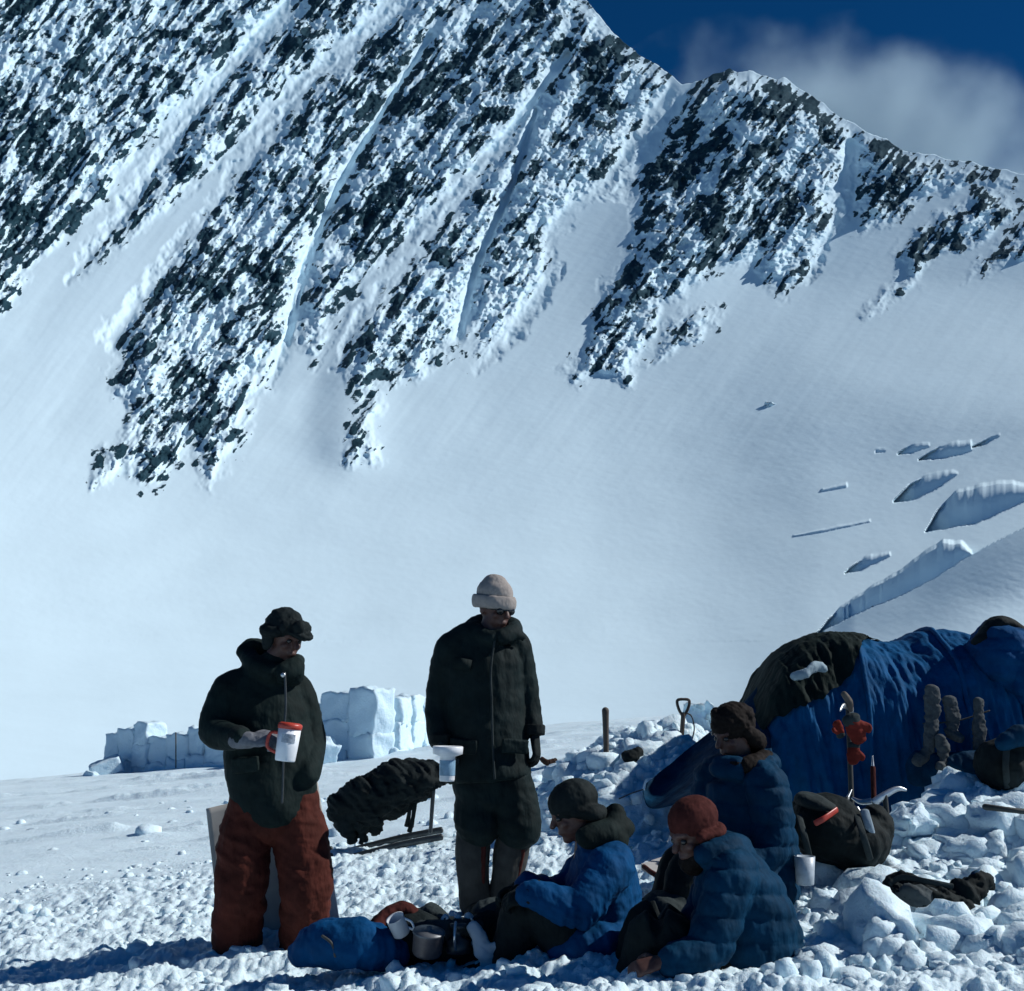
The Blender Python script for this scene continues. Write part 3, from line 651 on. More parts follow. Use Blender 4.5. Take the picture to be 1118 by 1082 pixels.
# ------------------------------------------------------------------ standing man in the long dark coat
def man_in_coat():
    j = pj(6.3); base = j(538, 996); base.z = G(base.x, base.y) - 0.02
    root = thing('person', 'tall standing person in a long dark coat, grey wool hat and gaiters', 'person', base)
    f = Vector((0.62, -0.74, -0.24))
    pel, che, nek, hd = j(535, 842), j(528, 745), j(535, 690), j(541, 664, -0.02)
    sL, eL, wL = j(490, 708, 0.0), j(478, 775, 0.02), j(482, 818, -0.12)
    sR, eR, wR = j(568, 706, 0.04), j(580, 768, 0.04), j(584, 806, -0.02)
    hL, kL, aL = j(520, 850), j(519, 915, 0.0), j(518, 972, 0.02)
    hR, kR, aR = j(555, 850), j(561, 915, 0.01), j(551, 972, 0.03)
    B = Blob(); q, M = head(B, hd, f)
    B.tube([hd + Vector((0, 0, -0.05)), nek, che], [0.06, 0.058, 0.10]); B.tube([nek, che, pel], [(0.07, 0.07), (0.15, 0.10), (0.14, 0.10)])
    B.tube([sL, eL, wL], [0.05, 0.036, 0.026]); B.tube([sR, eR, wR], [0.05, 0.036, 0.026]); B.tube([sL, nek, sR], [0.04, 0.05, 0.04])
    legs_body(B, j, hL, kL, aL, hR, kR, aR, aL + Vector((0.0, -0.04, -0.03)), aR + Vector((0.02, -0.03, -0.03)))
    body = B.make('body', M_SKIN, root, 0.008, 2); eyes(q, body, M)
    B = Blob()
    B.tube([j(537, 690), j(530, 702, 0.01), j(528, 728), j(530, 775), j(532, 815), j(535, 850)],
           [(0.08, 0.08), (0.185, 0.115), (0.205, 0.14), (0.205, 0.15), (0.21, 0.16), (0.215, 0.17)], side=(1, 0.12, -0.02), n=20, round_=False)
    B.tube([j(503, 702), j(490, 715), j(480, 772, 0.03), j(480, 806, -0.07)], [0.082, 0.082, 0.074, 0.056], k=6)
    B.tube([j(560, 702, 0.03), j(566, 715, 0.04), j(577, 768, 0.05), j(583, 796, -0.0)], [0.07, 0.068, 0.06, 0.048], k=6)
    B.tube([j(516, 690, 0.08), j(520, 690, -0.05), j(540, 697, -0.11), j(560, 690, -0.06), j(560, 686, 0.06)], [0.045, 0.04, 0.035, 0.035, 0.04], k=5)
    B.tube([j(556, 690, -0.09), j(572, 696, -0.06)], [(0.03, 0.012), (0.016, 0.01)], side=(0.5, 0, 0.8))
    B.tube([j(516, 685, 0.06), j(535, 680, 0.12), j(558, 684, 0.06)], [0.045, 0.05, 0.045])
    coat = B.make('coat', M_COAT, root, 0.011, 3, 0.009, 8, 13, fold=0.5)
    b = Blob(); b.tube([j(540, 700, -0.135), j(536, 730, -0.165), j(537, 775, -0.17), j(538, 815, -0.175), j(540, 850, -0.19)], [(0.006, 0.005)] * 5, n=6); b_raw(b, 'zip', M_CHAR, root)
    b = Blob(); b.box(j(505, 725, -0.155), (0.045, 0.006, 0.03), Euler((0, R(12), R(-10))).to_matrix()); b_raw(b, 'chest_pocket', M_COAT, root)
    for px_ in (506, 562): B = Blob(); B.box(j(px_, 815, -0.15), (0.07, 0.012, 0.035), Euler((0.05, R(5), R(-12 if px_ < 530 else 22))).to_matrix()); B.make('pocket_flap', M_COAT, root, 0.006, 2, 0.004, 20, px_)
    for c_ in (wL.lerp(eL, 0.22), wR.lerp(eR, 0.22)): B = Blob(); B.tube([c_ + Vector((0, 0, 0.03)), c_ - Vector((0, 0.005, 0.025))], [0.06, 0.057], round_=False); B.make('cuff', M_BLACK, root, 0.008, 1)
    # baggy overtrousers that end below the knee, then gaiters and boots
    B = Blob()
    B.tube([j(534, 835), j(535, 862)], [(0.19, 0.14), (0.19, 0.14)], side=(1, 0.1, 0))
    B.tube([j(522, 850), j(520, 880, -0.01), j(521, 902, -0.02)], [(0.11, 0.12), (0.115, 0.115), (0.115, 0.11)], k=5)
    B.tube([j(556, 850), j(563, 880, -0.01), j(567, 904, -0.02)], [(0.115, 0.12), (0.115, 0.115), (0.11, 0.11)], k=5)
    B.make('overtrousers', M_COAT, root, 0.011, 2, 0.012, 9, 17)
    for pts, c in (([j(518, 900), j(516, 930, 0.01), j(517, 962, 0.02), j(519, 986, 0.02)], 0), ([j(563, 900), j(558, 930, 0.02), j(553, 962, 0.03), j(549, 984, 0.04)], 1)):
        B = Blob(); B.tube(pts, [0.088, 0.09, 0.08, 0.082]); B.make('gaiter', M_GAITER, root, 0.01, 2, 0.005, 12, 19 + c)
        B = Blob(); e = pts[-1]; B.tube([e + Vector((0, 0.05, -0.02)), e + Vector((0, 0, -0.03)), e + Vector((0.03 + 0.08 * c, -0.16, -0.05))], [0.06, 0.065, 0.05]); B.make('boot', M_BLACK, root, 0.01, 2)
        b = Blob(); b.tube([pts[0] + Vector((0.05, -0.075, 0)), pts[1] + Vector((0.055, -0.07, 0)), pts[2] + Vector((0.045, -0.06, 0))], [(0.014, 0.006)] * 3, n=8, side=(1, 0, 0)); b_raw(b, 'gaiter_flap', M_RUST, root)
    # wool hat with a folded brim
    B = Blob(); B.ell(q(0, -0.025, 0.075), (0.092, 0.108, 0.085), M); B.ell(q(0, -0.035, 0.125), (0.065, 0.075, 0.05), M); hat = B.make('wool_hat', M_GREYW, root, 0.007, 3, 0.002, 40, 23)
    B = Blob(); pts = [q(0.098 * math.sin(6.2832 * i / 12), -0.02 + 0.115 * math.cos(6.2832 * i / 12), 0.03 + 0.014 * math.cos(6.2832 * i / 12)) for i in range(13)]
    B.tube(pts, [(0.036, 0.014)] * 13, side=(0, 0, 1), k=3, round_=False)
    v = [p for p in B.v]; B.make('folded_brim', M_GREYW, hat, 0.006, 3, 0.0015, 50, 24)
    b = Blob()
    for k in (-1, 1): b.ell(q(k * 0.034, 0.088, 0.0), (0.026, 0.012, 0.022), M)
    b.tube([q(-0.075, 0.02, 0.0), q(-0.06, 0.08, 0.005), q(0, 0.1, 0.005), q(0.06, 0.08, 0.005), q(0.075, 0.02, 0.0)], [0.005] * 5, n=6); b_raw(b, 'sunglasses', plain('dark_lens', (0.01, 0.012, 0.014), 0.1), root)
    # gloves
    B = Blob(); hand(B, wR, (0.12, -0.15, -1), (-0.8, 0.3, 0), 28, 1.0, 1.2, flip=1); B.make('glove', M_BLACK, root, 0.005, 2)
    B = Blob(); hand(B, wL + Vector((0, 0, 0.02)), (0.25, -0.5, -0.8), (0.85, -0.2, 0.2), 42, 1.0, 1.2, flip=-1); B.make('glove', M_CHAR, root, 0.005, 2)
    # steel cup, held by its side
    mc = j(488, 853, -0.27)
    cup = thing('cup', 'pale blue flared cup hanging from the hand of the person in the long coat', 'cup', mc)
    lathe([(0.001, 0.002), (0.036, 0.0), (0.038, 0.01), (0.038, 0.12), (0.074, 0.132), (0.076, 0.166), (0.072, 0.170), (0.066, 0.166), (0.064, 0.14)], mc, (0.02, 0, 1), M_WHITE, 'cup_body', cup, 28)
    lathe([(0.0388, 0.028), (0.0394, 0.03), (0.0394, 0.10), (0.0388, 0.102)], mc, (0.02, 0, 1), plain('blue_glaze', (0.22, 0.38, 0.52), 0.4), 'blue_band', cup, 28)
man_in_coat()

# ------------------------------------------------------------------ three seated people
def seated_blue():
    j = pj(5.3); base = j(650, 1060)
    root = thing('person', 'seated person in a bright blue jacket with black hat and dark hood', 'person', base)
    f = Vector((-0.90, -0.18, -0.34))
    pel, che, nek, hd = j(652, 1060), j(652, 965, 0.02), j(645, 918), j(626, 886, -0.02)
    sN, eN, wN = j(664, 950, -0.15), j(632, 990, -0.26), j(580, 978, -0.26)
    sF, eF, wF = j(650, 940, 0.17), j(612, 980, 0.15), j(570, 972, -0.02)
    hN, kN, aN = j(640, 1060, -0.10), j(578, 990, -0.16), j(548, 1062, -0.10)
    hF, kF, aF = j(635, 1055, 0.1), j(572, 985, 0.12), j(540, 1055, 0.1)
    B = Blob(); q, M = head(B, hd, f)
    B.tube([hd + Vector((0.02, 0, -0.05)), nek, che], [0.06, 0.058, 0.10]); B.tube([nek, che, pel], [(0.07, 0.07), (0.11, 0.15), (0.13, 0.15)])
    B.tube([sN, eN, wN], [0.05, 0.036, 0.026]); B.tube([sF, eF, wF], [0.05, 0.036, 0.026]); B.tube([sN, nek, sF], [0.04, 0.05, 0.04])
    legs_body(B, j, hN, kN, aN, hF, kF, aF, aN + Vector((-0.14, -0.02, -0.03)), aF + Vector((-0.14, 0.0, -0.03)))
    body = B.make('body', M_SKIN, root, 0.008, 2); eyes(q, body, M)
    B = Blob()
    B.tube([j(650, 920), j(655, 935), j(658, 965), j(658, 1000), j(657, 1035), j(655, 1062)], [(0.07, 0.10), (0.12, 0.18), (0.155, 0.20), (0.17, 0.20), (0.175, 0.2), (0.185, 0.2)], side=(1, 0, 0), n=20)
    B.tube([j(668, 945, -0.12), j(662, 955, -0.17), j(632, 992, -0.27), j(590, 978, -0.27), j(578, 976, -0.27)], [0.085, 0.088, 0.078, 0.062, 0.05], k=6)
    B.tube([j(652, 935, 0.14), j(645, 945, 0.17), j(612, 978, 0.15), j(575, 968, 0.0)], [0.085, 0.088, 0.078, 0.052], k=6)
    B.tube([j(690, 1020, -0.12), j(650, 1030, -0.22), j(615, 1040, -0.20)], [0.06, 0.07, 0.06])
    B.make('jacket', M_BLUE, root, 0.009, 2, 0.017, 10, 31, fold=0.4)
    B = Blob(); d_ = Vector((-1, 0, 0.0)); c_ = j(582, 977, -0.27); B.tube([c_ + Vector((0.03, 0, 0)), c_ - Vector((0.03, 0, 0))], [0.06, 0.055], round_=False); B.make('cuff', M_BLACK, root, 0.008, 1)
    b = Blob(); b.tube([j(690, 925, 0.0), j(680, 935, -0.12), j(668, 962, -0.22), j(660, 980, -0.25)], [0.005] * 4, n=6); b_raw(b, 'shoulder_seam', M_NAVY, root)
    B = Blob(); B.tube([j(640, 915, -0.12), j(662, 908, -0.08), j(676, 904, 0.02), j(662, 900, 0.12), j(640, 908, 0.12)], [(0.055, 0.045), (0.06, 0.05), (0.07, 0.055), (0.06, 0.05), (0.05, 0.045)], k=6)
    B.tube([j(668, 915, -0.05), j(672, 890, -0.02)], [0.075, 0.05]); B.make('hood', M_DARK, root, 0.010, 3, 0.006, 14, 33)
    B = Blob(); B.ell(q(0, -0.015, 0.045), (0.094, 0.113, 0.09), M); B.tube([q(-0.08, -0.0, 0), q(-0.075, -0.07, -0.03), q(0, -0.105, -0.05), q(0.075, -0.07, -0.03), q(0.08, 0, 0)], [0.025, 0.035, 0.04, 0.035, 0.025])
    B.make('hat', M_BLACK, root, 0.007, 3, 0.003, 40, 35)
    B = Blob(); B.tube([hN, j(608, 1010, -0.16), kN, j(560, 1030, -0.12), aN], [0.115, 0.105, 0.095, 0.085, 0.075]); B.tube([hF, j(606, 1005, 0.12), kF, j(556, 1025, 0.1), aF], [0.115, 0.105, 0.095, 0.085, 0.075]); B.make('trousers', M_BLACK, root, 0.011, 2, 0.010, 10, 37)
    for a in (aN, aF): B = Blob(); B.tube([a + Vector((0.03, 0, 0)), a + Vector((-0.04, 0, -0.01)), a + Vector((-0.16, 0, -0.03))], [0.065, 0.068, 0.05]); B.make('boot', M_BLACK, root, 0.01, 2)
    B = Blob(); hand(B, wN, (-0.95, 0.1, -0.15), (0.1, 0.5, -0.8), 38, 1.0, 1.15, flip=-1); B.make('glove', M_BLACK, root, 0.005, 2)
    B = Blob(); hand(B, wF, (-0.95, -0.3, -0.1), (0.1, -0.6, -0.8), 38, 1.0, 1.15); B.make('glove', M_BLACK, root, 0.005, 2)
seated_blue()

def seated_red_cap():
    j = pj(4.85); base = j(800, 1085)
    root = thing('person', 'bearded seated person in a rust red cap and mid blue jacket', 'person', base)
    f = Vector((-0.82, -0.45, -0.38))
    pel, che, nek, hd = j(806, 1080), j(800, 985, 0.02), j(778, 938), j(757, 909, -0.02)
    sN, eN, wN = j(796, 965, -0.17), j(770, 1040, -0.24), j(722, 1050, -0.32)
    sF, eF, wF = j(790, 955, 0.18), j(755, 1020, 0.16), j(715, 1045, 0.0)
    hN, kN, aN = j(790, 1082, -0.10), j(715, 1020, -0.14), j(690, 1090, -0.12)
    hF, kF, aF = j(788, 1080, 0.12), j(712, 1010, 0.14), j(680, 1080, 0.1)
    B = Blob(); q, M = head(B, hd, f)
    B.tube([hd + Vector((0.02, 0, -0.05)), nek, che], [0.06, 0.06, 0.10]); B.tube([nek, che, pel], [(0.07, 0.07), (0.11, 0.15), (0.13, 0.15)])
    B.tube([sN, eN, wN], [0.05, 0.036, 0.026]); B.tube([sF, eF, wF], [0.05, 0.036, 0.026]); B.tube([sN, nek, sF], [0.04, 0.05, 0.04])
    legs_body(B, j, hN, kN, aN, hF, kF, aF, aN + Vector((-0.14, -0.02, -0.03)), aF + Vector((-0.14, 0.0, -0.03)))
    hand(B, wN, (-0.9, -0.1, -0.2), (0, 0.5, -0.8), 40, flip=-1); hand(B, wF, (-0.9, -0.3, -0.2), (0, -0.5, -0.8), 40)
    body = B.make('body', M_SKIN, root, 0.008, 2); eyes(q, body, M)
    B = Blob(); B.ell(q(0, 0.055, -0.10), (0.055, 0.045, 0.05), M); B.ell(q(0.03, 0.025, -0.09), (0.045, 0.05, 0.045), M); B.ell(q(-0.03, 0.025, -0.09), (0.045, 0.05, 0.045), M); B.make('beard', M_BROWN, root, 0.006, 2, 0.004, 70, 41)
    B = Blob(); B.ell(q(0, -0.02, 0.052), (0.092, 0.108, 0.085), M); B.tube([q(-0.085, 0.03, 0.0), q(-0.08, -0.06, -0.02), q(0, -0.115, -0.03), q(0.08, -0.06, -0.02), q(0.085, 0.03, 0.0)], [0.02, 0.022, 0.024, 0.022, 0.02])
    B.make('cap', M_RUST, root, 0.006, 3, 0.002, 40, 43)
    B = Blob()
    B.tube([j(782, 940), j(790, 952), j(806, 985), j(814, 1020), j(816, 1055), j(815, 1085)], [(0.075, 0.11), (0.13, 0.19), (0.185, 0.205), (0.205, 0.21), (0.21, 0.21), (0.21, 0.2)], side=(1, 0, 0), n=20)
    B.tube([j(800, 955, -0.13), j(796, 968, -0.18), j(772, 1035, -0.25), j(735, 1050, -0.31)], [0.088, 0.09, 0.08, 0.052], k=6)
    B.tube([j(790, 950, 0.15), j(785, 962, 0.19), j(757, 1018, 0.17), j(724, 1040, 0.04)], [0.088, 0.09, 0.08, 0.052], k=6)
    B.tube([j(772, 935, -0.12), j(795, 930, -0.08), j(806, 930, 0.03), j(792, 925, 0.13)], [0.045, 0.05, 0.055, 0.05], k=5)
    B.make('jacket', M_NAVY, root, 0.009, 2, 0.012, 10, 45, fold=0.4, quilt=0.012)
    B = Blob(); d_ = (wN - eN).normalized(); c_ = j(737, 1049, -0.305); B.tube([c_ - d_ * 0.02, c_ + d_ * 0.025], [0.055, 0.05], round_=False); B.make('cuff', M_BLACK, root, 0.008, 1)
    B = Blob(); B.tube([hN, j(750, 1045, -0.14), kN, j(698, 1060, -0.12), aN], [0.115, 0.105, 0.095, 0.085, 0.075]); B.tube([hF, j(748, 1040, 0.12), kF, j(694, 1050, 0.1), aF], [0.115, 0.105, 0.095, 0.085, 0.075]); B.make('trousers', M_BLACK, root, 0.011, 2, 0.010, 10, 47)
    for a in (aN, aF): B = Blob(); B.tube([a + Vector((0.03, 0, 0)), a + Vector((-0.04, 0, -0.01)), a + Vector((-0.16, 0, -0.03))], [0.065, 0.068, 0.05]); B.make('boot', M_BLACK, root, 0.01, 2)
seated_red_cap()

def seated_back():
    j = pj(5.75); base = j(825, 985)
    root = thing('person', 'brown-haired person in a blue jacket sitting behind the red-capped person', 'person', base)
    f = Vector((-0.80, -0.52, -0.30))
    pel, che, nek, hd = j(825, 985), j(815, 895, 0.02), j(808, 838), j(800, 801, -0.02)
    sN, eN, wN = j(828, 862, -0.16), j(836, 930, -0.22), j(790, 950, -0.32)
    sF, eF, wF = j(785, 850, 0.12), j(770, 920, 0.06), j(750, 950, -0.12)
    hN, kN, aN = j(815, 985, -0.10), j(755, 950, -0.25), j(735, 1020, -0.3)
    hF, kF, aF = j(810, 980, 0.1), j(748, 940, 0.0), j(722, 1005, -0.05)
    B = Blob(); q, M = head(B, hd, f)
    B.tube([hd + Vector((0.02, 0, -0.05)), nek, che], [0.06, 0.06, 0.10]); B.tube([nek, che, pel], [(0.07, 0.07), (0.13, 0.13), (0.14, 0.15)])
    B.tube([sN, eN, wN], [0.05, 0.036, 0.026]); B.tube([sF, eF, wF], [0.05, 0.036, 0.026]); B.tube([sN, nek, sF], [0.04, 0.05, 0.04])
    legs_body(B, j, hN, kN, aN, hF, kF, aF, aN + Vector((-0.14, -0.02, -0.03)), aF + Vector((-0.14, 0.0, -0.03)))
    hand(B, wN, (-0.9, -0.1, -0.2), (0, 0.5, -0.8), 40, flip=-1); hand(B, wF, (-0.8, -0.3, -0.2), (0, -0.5, -0.8), 40)
    body = B.make('body', M_SKIN, root, 0.008, 2); eyes(q, body, M)
    B = Blob(); B.ell(q(0, -0.02, 0.05), (0.098, 0.112, 0.095), M); B.tube([q(-0.085, -0.02, 0), q(-0.06, -0.08, -0.06), q(0, -0.11, -0.08), q(0.06, -0.08, -0.06), q(0.085, -0.02, 0)], [0.03, 0.045, 0.05, 0.045, 0.03])
    for a in range(14): an = random.uniform(0, 6.28); B.ell(q(0.085 * math.sin(an), -0.02 + 0.09 * math.cos(an) * 0.8, random.uniform(0.04, 0.125)), random.uniform(0.018, 0.032), M)
    hr = B.make('hair', M_BROWN, root, 0.007, 2, 0.006, 60, 51)
    b = Blob(); b.tube([q(0.088, 0.05, 0.015), q(0.10, -0.02, 0.03), q(0.07, -0.09, 0.03), q(0, -0.125, 0.03)], [(0.012, 0.004)] * 4, side=(0, 0, 1), n=8); b_raw(b, 'goggle_strap', M_MAT, root)
    B = Blob()
    B.tube([j(808, 838), j(812, 850), j(818, 890), j(822, 930), j(824, 960), j(825, 985)], [(0.075, 0.09), (0.18, 0.14), (0.205, 0.17), (0.205, 0.19), (0.20, 0.2), (0.2, 0.2)], side=(1, 0.3, 0), n=20)
    B.tube([j(830, 850, -0.12), j(838, 862, -0.17), j(842, 925, -0.22), j(805, 950, -0.31)], [0.09, 0.092, 0.082, 0.055], k=6)
    B.tube([j(785, 845, 0.1), j(778, 855, 0.12), j(768, 915, 0.06), j(752, 945, -0.08)], [0.085, 0.088, 0.078, 0.052], k=6)
    B.tube([j(788, 838, -0.1), j(815, 840, -0.14), j(838, 836, -0.03), j(828, 828, 0.12), j(800, 830, 0.14)], [0.045, 0.05, 0.055, 0.05, 0.045], k=5)
    B.make('jacket', M_NAVY, root, 0.009, 2, 0.012, 10, 55, fold=0.4, quilt=0.012)
    B = Blob(); B.tube([j(795, 838, -0.13), j(818, 836, -0.15), j(836, 828, -0.04)], [0.04, 0.045, 0.04]); B.make('fur_collar', M_BROWN, root, 0.008, 2, 0.006, 60, 57)
    B = Blob(); B.tube([hN, j(785, 965, -0.2), kN, j(745, 985, -0.28), aN], [0.115, 0.105, 0.095, 0.085, 0.075]); B.tube([hF, j(782, 955, 0.05), kF, j(735, 970, -0.03), aF], [0.115, 0.105, 0.095, 0.085, 0.075]); B.make('trousers', M_BLACK, root, 0.011, 2, 0.010, 10, 59)
    for a in (aN, aF): B = Blob(); B.tube([a + Vector((0.03, 0, 0)), a + Vector((-0.04, 0, -0.01)), a + Vector((-0.16, 0, -0.03))], [0.065, 0.068, 0.05]); B.make('boot', M_BLACK, root, 0.01, 2)
seated_back()
# ------------------------------------------------------------------ tent at the right
def tent():
    Y0 = 8.2
    base = P(970, 880, Y0); base.z = G(base.x, base.y)
    root = thing('tent', 'blue dome tent with a dark green tarp over its crown, behind the seated people', 'tent', base)
    px = np.array([772, 786, 800, 814, 828, 840, 850, 864, 880, 905, 940, 970, 985, 1000, 1030, 1048, 1066, 1085, 1118, 1150, 1175, 1190.])
    py = np.array([858, 826, 800, 775, 748, 728, 716, 708, 702, 697, 696, 702, 701, 693, 687, 690, 699, 708, 722, 760, 815, 868.])
    def surf(U, V, off=0.0):
        """U in photo-pixel columns, V in 0..1 from the front hem over the top to the back hem"""
        yt = np.interp(U, px, py)
        k = 1300.0 / Y0
        x = (U - CX) / k; zt = CAM_Z + (768 - yt) / k * 1.0
        zb = ground0(x, x * 0 + Y0) - 0.12
        D = 0.85 * np.sqrt(np.clip((zt - zb) / 1.25, 0.02, 1)) + 0.05
        th = V * np.pi
        cz = np.sin(th) ** 0.75; cy = np.cos(th)
        y = Y0 + 0.15 - D * np.sign(cy) * np.abs(cy) ** 0.9
        z = zb + (zt - zb) * cz
        fold = 0.10 * fbm(x * 1.7 + 2, V * 4 + x, 3, 303) + 0.055 * ridged(x * 5.5 + 0.6 * V, V * 2.2 + x * 0.5, 3, 301) + 0.06 * fbm(x * 2.2, V * 5, 3, 305) + 0.02 * ridged(x * 12 + V * 4, V * 7 - x * 3, 3, 309) - 0.05 * np.exp(-((V - 0.38) / 0.05) ** 2) * sstep(900, 960, U)
        fade = np.clip((zt - zb) / 0.5, 0, 1) * (0.25 + 0.75 * np.clip(1 - np.abs(V - 0.5) * 0.0, 0, 1)) * np.where(np.abs(V - 0.5) < 0.08, 0.45, 1)
        n_y = -cy; n_z = cz
        return x, y - (fold * fade + off) * cy, z + (fold * fade * 0.5 + off) * cz
    U, V = np.meshgrid(np.linspace(774, 1188, 300), np.linspace(0, 1, 170))
    x, y, z = surf(U, V)
    grid_obj('fly', x, y, z, M_TENT, root)
    # dark green tarp thrown over the left end
    bu = np.linspace(0, 1, 110); bv = np.linspace(0, 1, 110); A, Bv = np.meshgrid(bu, bv)
    U2 = 806 + A * 150
    lo = np.interp(U2, [806, 830, 850, 880, 905, 925, 945, 978], [0.26, 0.22, 0.20, 0.22, 0.26, 0.36, 0.43, 0.46]) + 0.015 * fbm(U2 / 12, U2 * 0, 3, 311)
    V2 = lo + Bv * (0.72 - lo)
    x, y, z = surf(U2, V2, 0.004 + 0.018 * np.clip((1 - A) * 6, 0, 1))
    z = z + (0.012 * fbm(x * 9, y * 9, 3, 313) + 0.012) * np.clip((1 - A) * 6, 0.2, 1)
    o = grid_obj('tarp', x, y, z, M_TENTD, root)
    # pole sleeves
    for u0 in (905, 1000, 1060):
        b = Blob(); pts = []
        for vv in np.linspace(0.06, 0.9, 14):
            X, Yy, Z = surf(np.array([u0 + 14 * math.sin(vv * 3)]), np.array([vv]), 0.012); pts.append(Vector((X[0], Yy[0], Z[0])))
        b.tube(pts, [0.016] * 14, k=2, n=8); b_raw(b, 'pole_sleeve', M_TENT, root)
    # vestibule wing pulled out to the left
    p = [P(702, 862, 7.7), P(712, 882, 7.5), P(770, 868, 7.1), P(848, 850, 7.2)]
    tp = [P(706, 855, 7.75), P(752, 817, 8.0), P(800, 778, 8.15), P(835, 740, 8.25)]
    n_ = 40; X = np.zeros((n_, n_)); Yv = X.copy(); Z = X.copy()
    cb, _ = catmull(p, 13); ct, _ = catmull(tp, 13)
    for i in range(n_):
        for k in range(n_):
            s = k / (n_ - 1); q = cb[i].lerp(ct[i], s); sag = 0.06 * math.sin(s * math.pi) * (i / n_)
            X[k, i], Yv[k, i], Z[k, i] = q.x, q.y + sag, q.z - 0.02 * math.sin(s * math.pi)
    w = 0.02 * fbm(X * 5, Z * 7, 3, 321) + 0.02 * ridged(X * 3 + Z * 4, Z * 2, 2, 323); Yv = Yv - w
    o = grid_obj('vestibule', X, Yv, Z, M_NAVY, root)
    md = o.modifiers.new('thick', 'SOLIDIFY'); md.thickness = 0.006
    b = Blob(); b.tube([P(702, 862, 7.7), P(690, 866, 7.75), P(676, 872, 7.8)], [0.004] * 3, n=6); b_raw(b, 'guy_line', M_CORD, root)
    # hem at the right front
    b = Blob(); b.tube([P(1000, 838, 7.25), P(1040, 842, 7.2), P(1085, 836, 7.2), P(1130, 826, 7.25)], [(0.10, 0.05)] * 4, side=(0, 0, 1)); b.make('snow_flap', M_NAVY, root, 0.012, 2, 0.02, 9, 325, fold=0.6)
tent()

def hang(px, y0, y1, Y, w, foot, label, seed, lean=0):
    a = P(px, y0, Y); c = P(px + lean, y1, Y)
    root = thing('sock', label, 'sock', Vector((a.x, a.y, a.z)), 'socks drying on the tent front')
    B = Blob(); m = a.lerp(c, 0.72)
    B.tube([a, a.lerp(c, 0.4) + Vector((0.012, 0, 0)), m], [(w, 0.016), (w * 1.1, 0.016), (w * 0.8, 0.018)], side=(1, 0, 0)); B.tube([m, a.lerp(c, 0.86), c + Vector((foot, -0.03, 0))], [(w * 0.78, 0.028), (w * 0.85, 0.03), (w * 0.6, 0.022)], side=(1, 0, 0.2))
    B.make('knit_tube', M_SOCK, root, 0.007, 2, 0.016, 22, seed)
    B = Blob(); B.tube([a + Vector((0, 0, 0.006)), a.lerp(c, 0.10)], [(w * 1.02, 0.022), (w * 1.0, 0.022)], side=(1, 0, 0)); B.make('ribbed_cuff', M_SOCK, root, 0.007, 2)
hang(1017, 752, 830, 7.22, 0.040, -0.07, 'long grey sock, leftmost of those drying on the tent', 331, -4)
hang(1036, 764, 806, 7.25, 0.042, 0.03, 'short wide grey sock drying in the middle of the tent front', 333, 4)
hang(1068, 766, 842, 7.22, 0.030, 0.02, 'thin grey sock with a flared foot, rightmost of those drying', 335, -2)
hang(1026, 806, 838, 7.18, 0.030, -0.03, 'small grey sock crumpled lowest on the tent, below the other socks', 337, 4)
b = Blob(); b.tube([P(1008, 790, 7.24), P(1045, 787, 7.24), P(1080, 776, 7.24)], [0.005] * 3, n=6); o = b_raw(b, 'drying_line', M_CORD); tag(o, 'thin dark cord strung between the grey socks on the tent', 'cord')

# sleeping bag lump at the far right, and what lies below it
B = Blob(); B.ell(P(1098, 722, 7.75), (0.20, 0.26, 0.24)); B.ell(P(1128, 735, 7.7), (0.24, 0.28, 0.26)); B.ell(P(1085, 700, 7.8), (0.10, 0.16, 0.12))
root = thing('sleeping_bag', 'puffy bright blue sleeping bag heaped on the right end of the tent', 'sleeping bag', P(1105, 762, 7.75))
B.make('shell', M_BLUE, root, 0.011, 3, 0.03, 6, 341, fold=0.5, quilt=0.012)
B = Blob(); B.tube([P(1070, 702, 7.72), P(1088, 683, 7.76), P(1108, 690, 7.76), P(1130, 712, 7.7)], [(0.08, 0.05), (0.12, 0.055), (0.12, 0.05), (0.08, 0.04)], side=(0, 1, 0)); B.make('dark_lining', M_BLACK, root, 0.011, 3, 0.012, 10, 343)
root = thing('duffel_bag', 'dark duffel bag with its lit rim coloured blue at the right edge below the sleeping bag', 'duffel bag', P(1112, 862, 6.9))
B = Blob(); B.tube([P(1096, 835, 6.7), P(1150, 832, 7.0)], [0.155, 0.16]); B.make('bag', M_BLACK, root, 0.012, 2, 0.014, 9, 345)
B = Blob(); B.tube([P(1094, 812, 6.56), P(1112, 803, 6.58), P(1130, 804, 6.6)], [0.035, 0.055, 0.05]); B.make('painted_lit_edge', M_NAVY, root, 0.01, 2, 0.01, 12, 347)  # lit edge of the bag, given its own blue colour
b = Blob(); b.tube([P(1100, 803, 6.62), P(1098, 835, 6.53), P(1100, 860, 6.6)], [(0.018, 0.006)] * 3, side=(1, 0, 0)); b_raw(b, 'strap', M_CHAR, root)
# pale cloth tucked on the tarp
B = Blob(); B.tube([P(866, 739, 7.52), P(880, 735, 7.5), P(890, 728, 7.55), P(900, 730, 7.6)], [(0.018, 0.012), (0.026, 0.014), (0.034, 0.014), (0.02, 0.012)], side=(0.3, 0, 1)); o = B.make('cloth', fabric('pale_blue_cloth', (0.24, 0.32, 0.37), 0.2), None, 0.009, 2, 0.012, 14, 351); tag(o, 'pale blue grey cloth tucked on the dark green tarp of the tent', 'cloth')

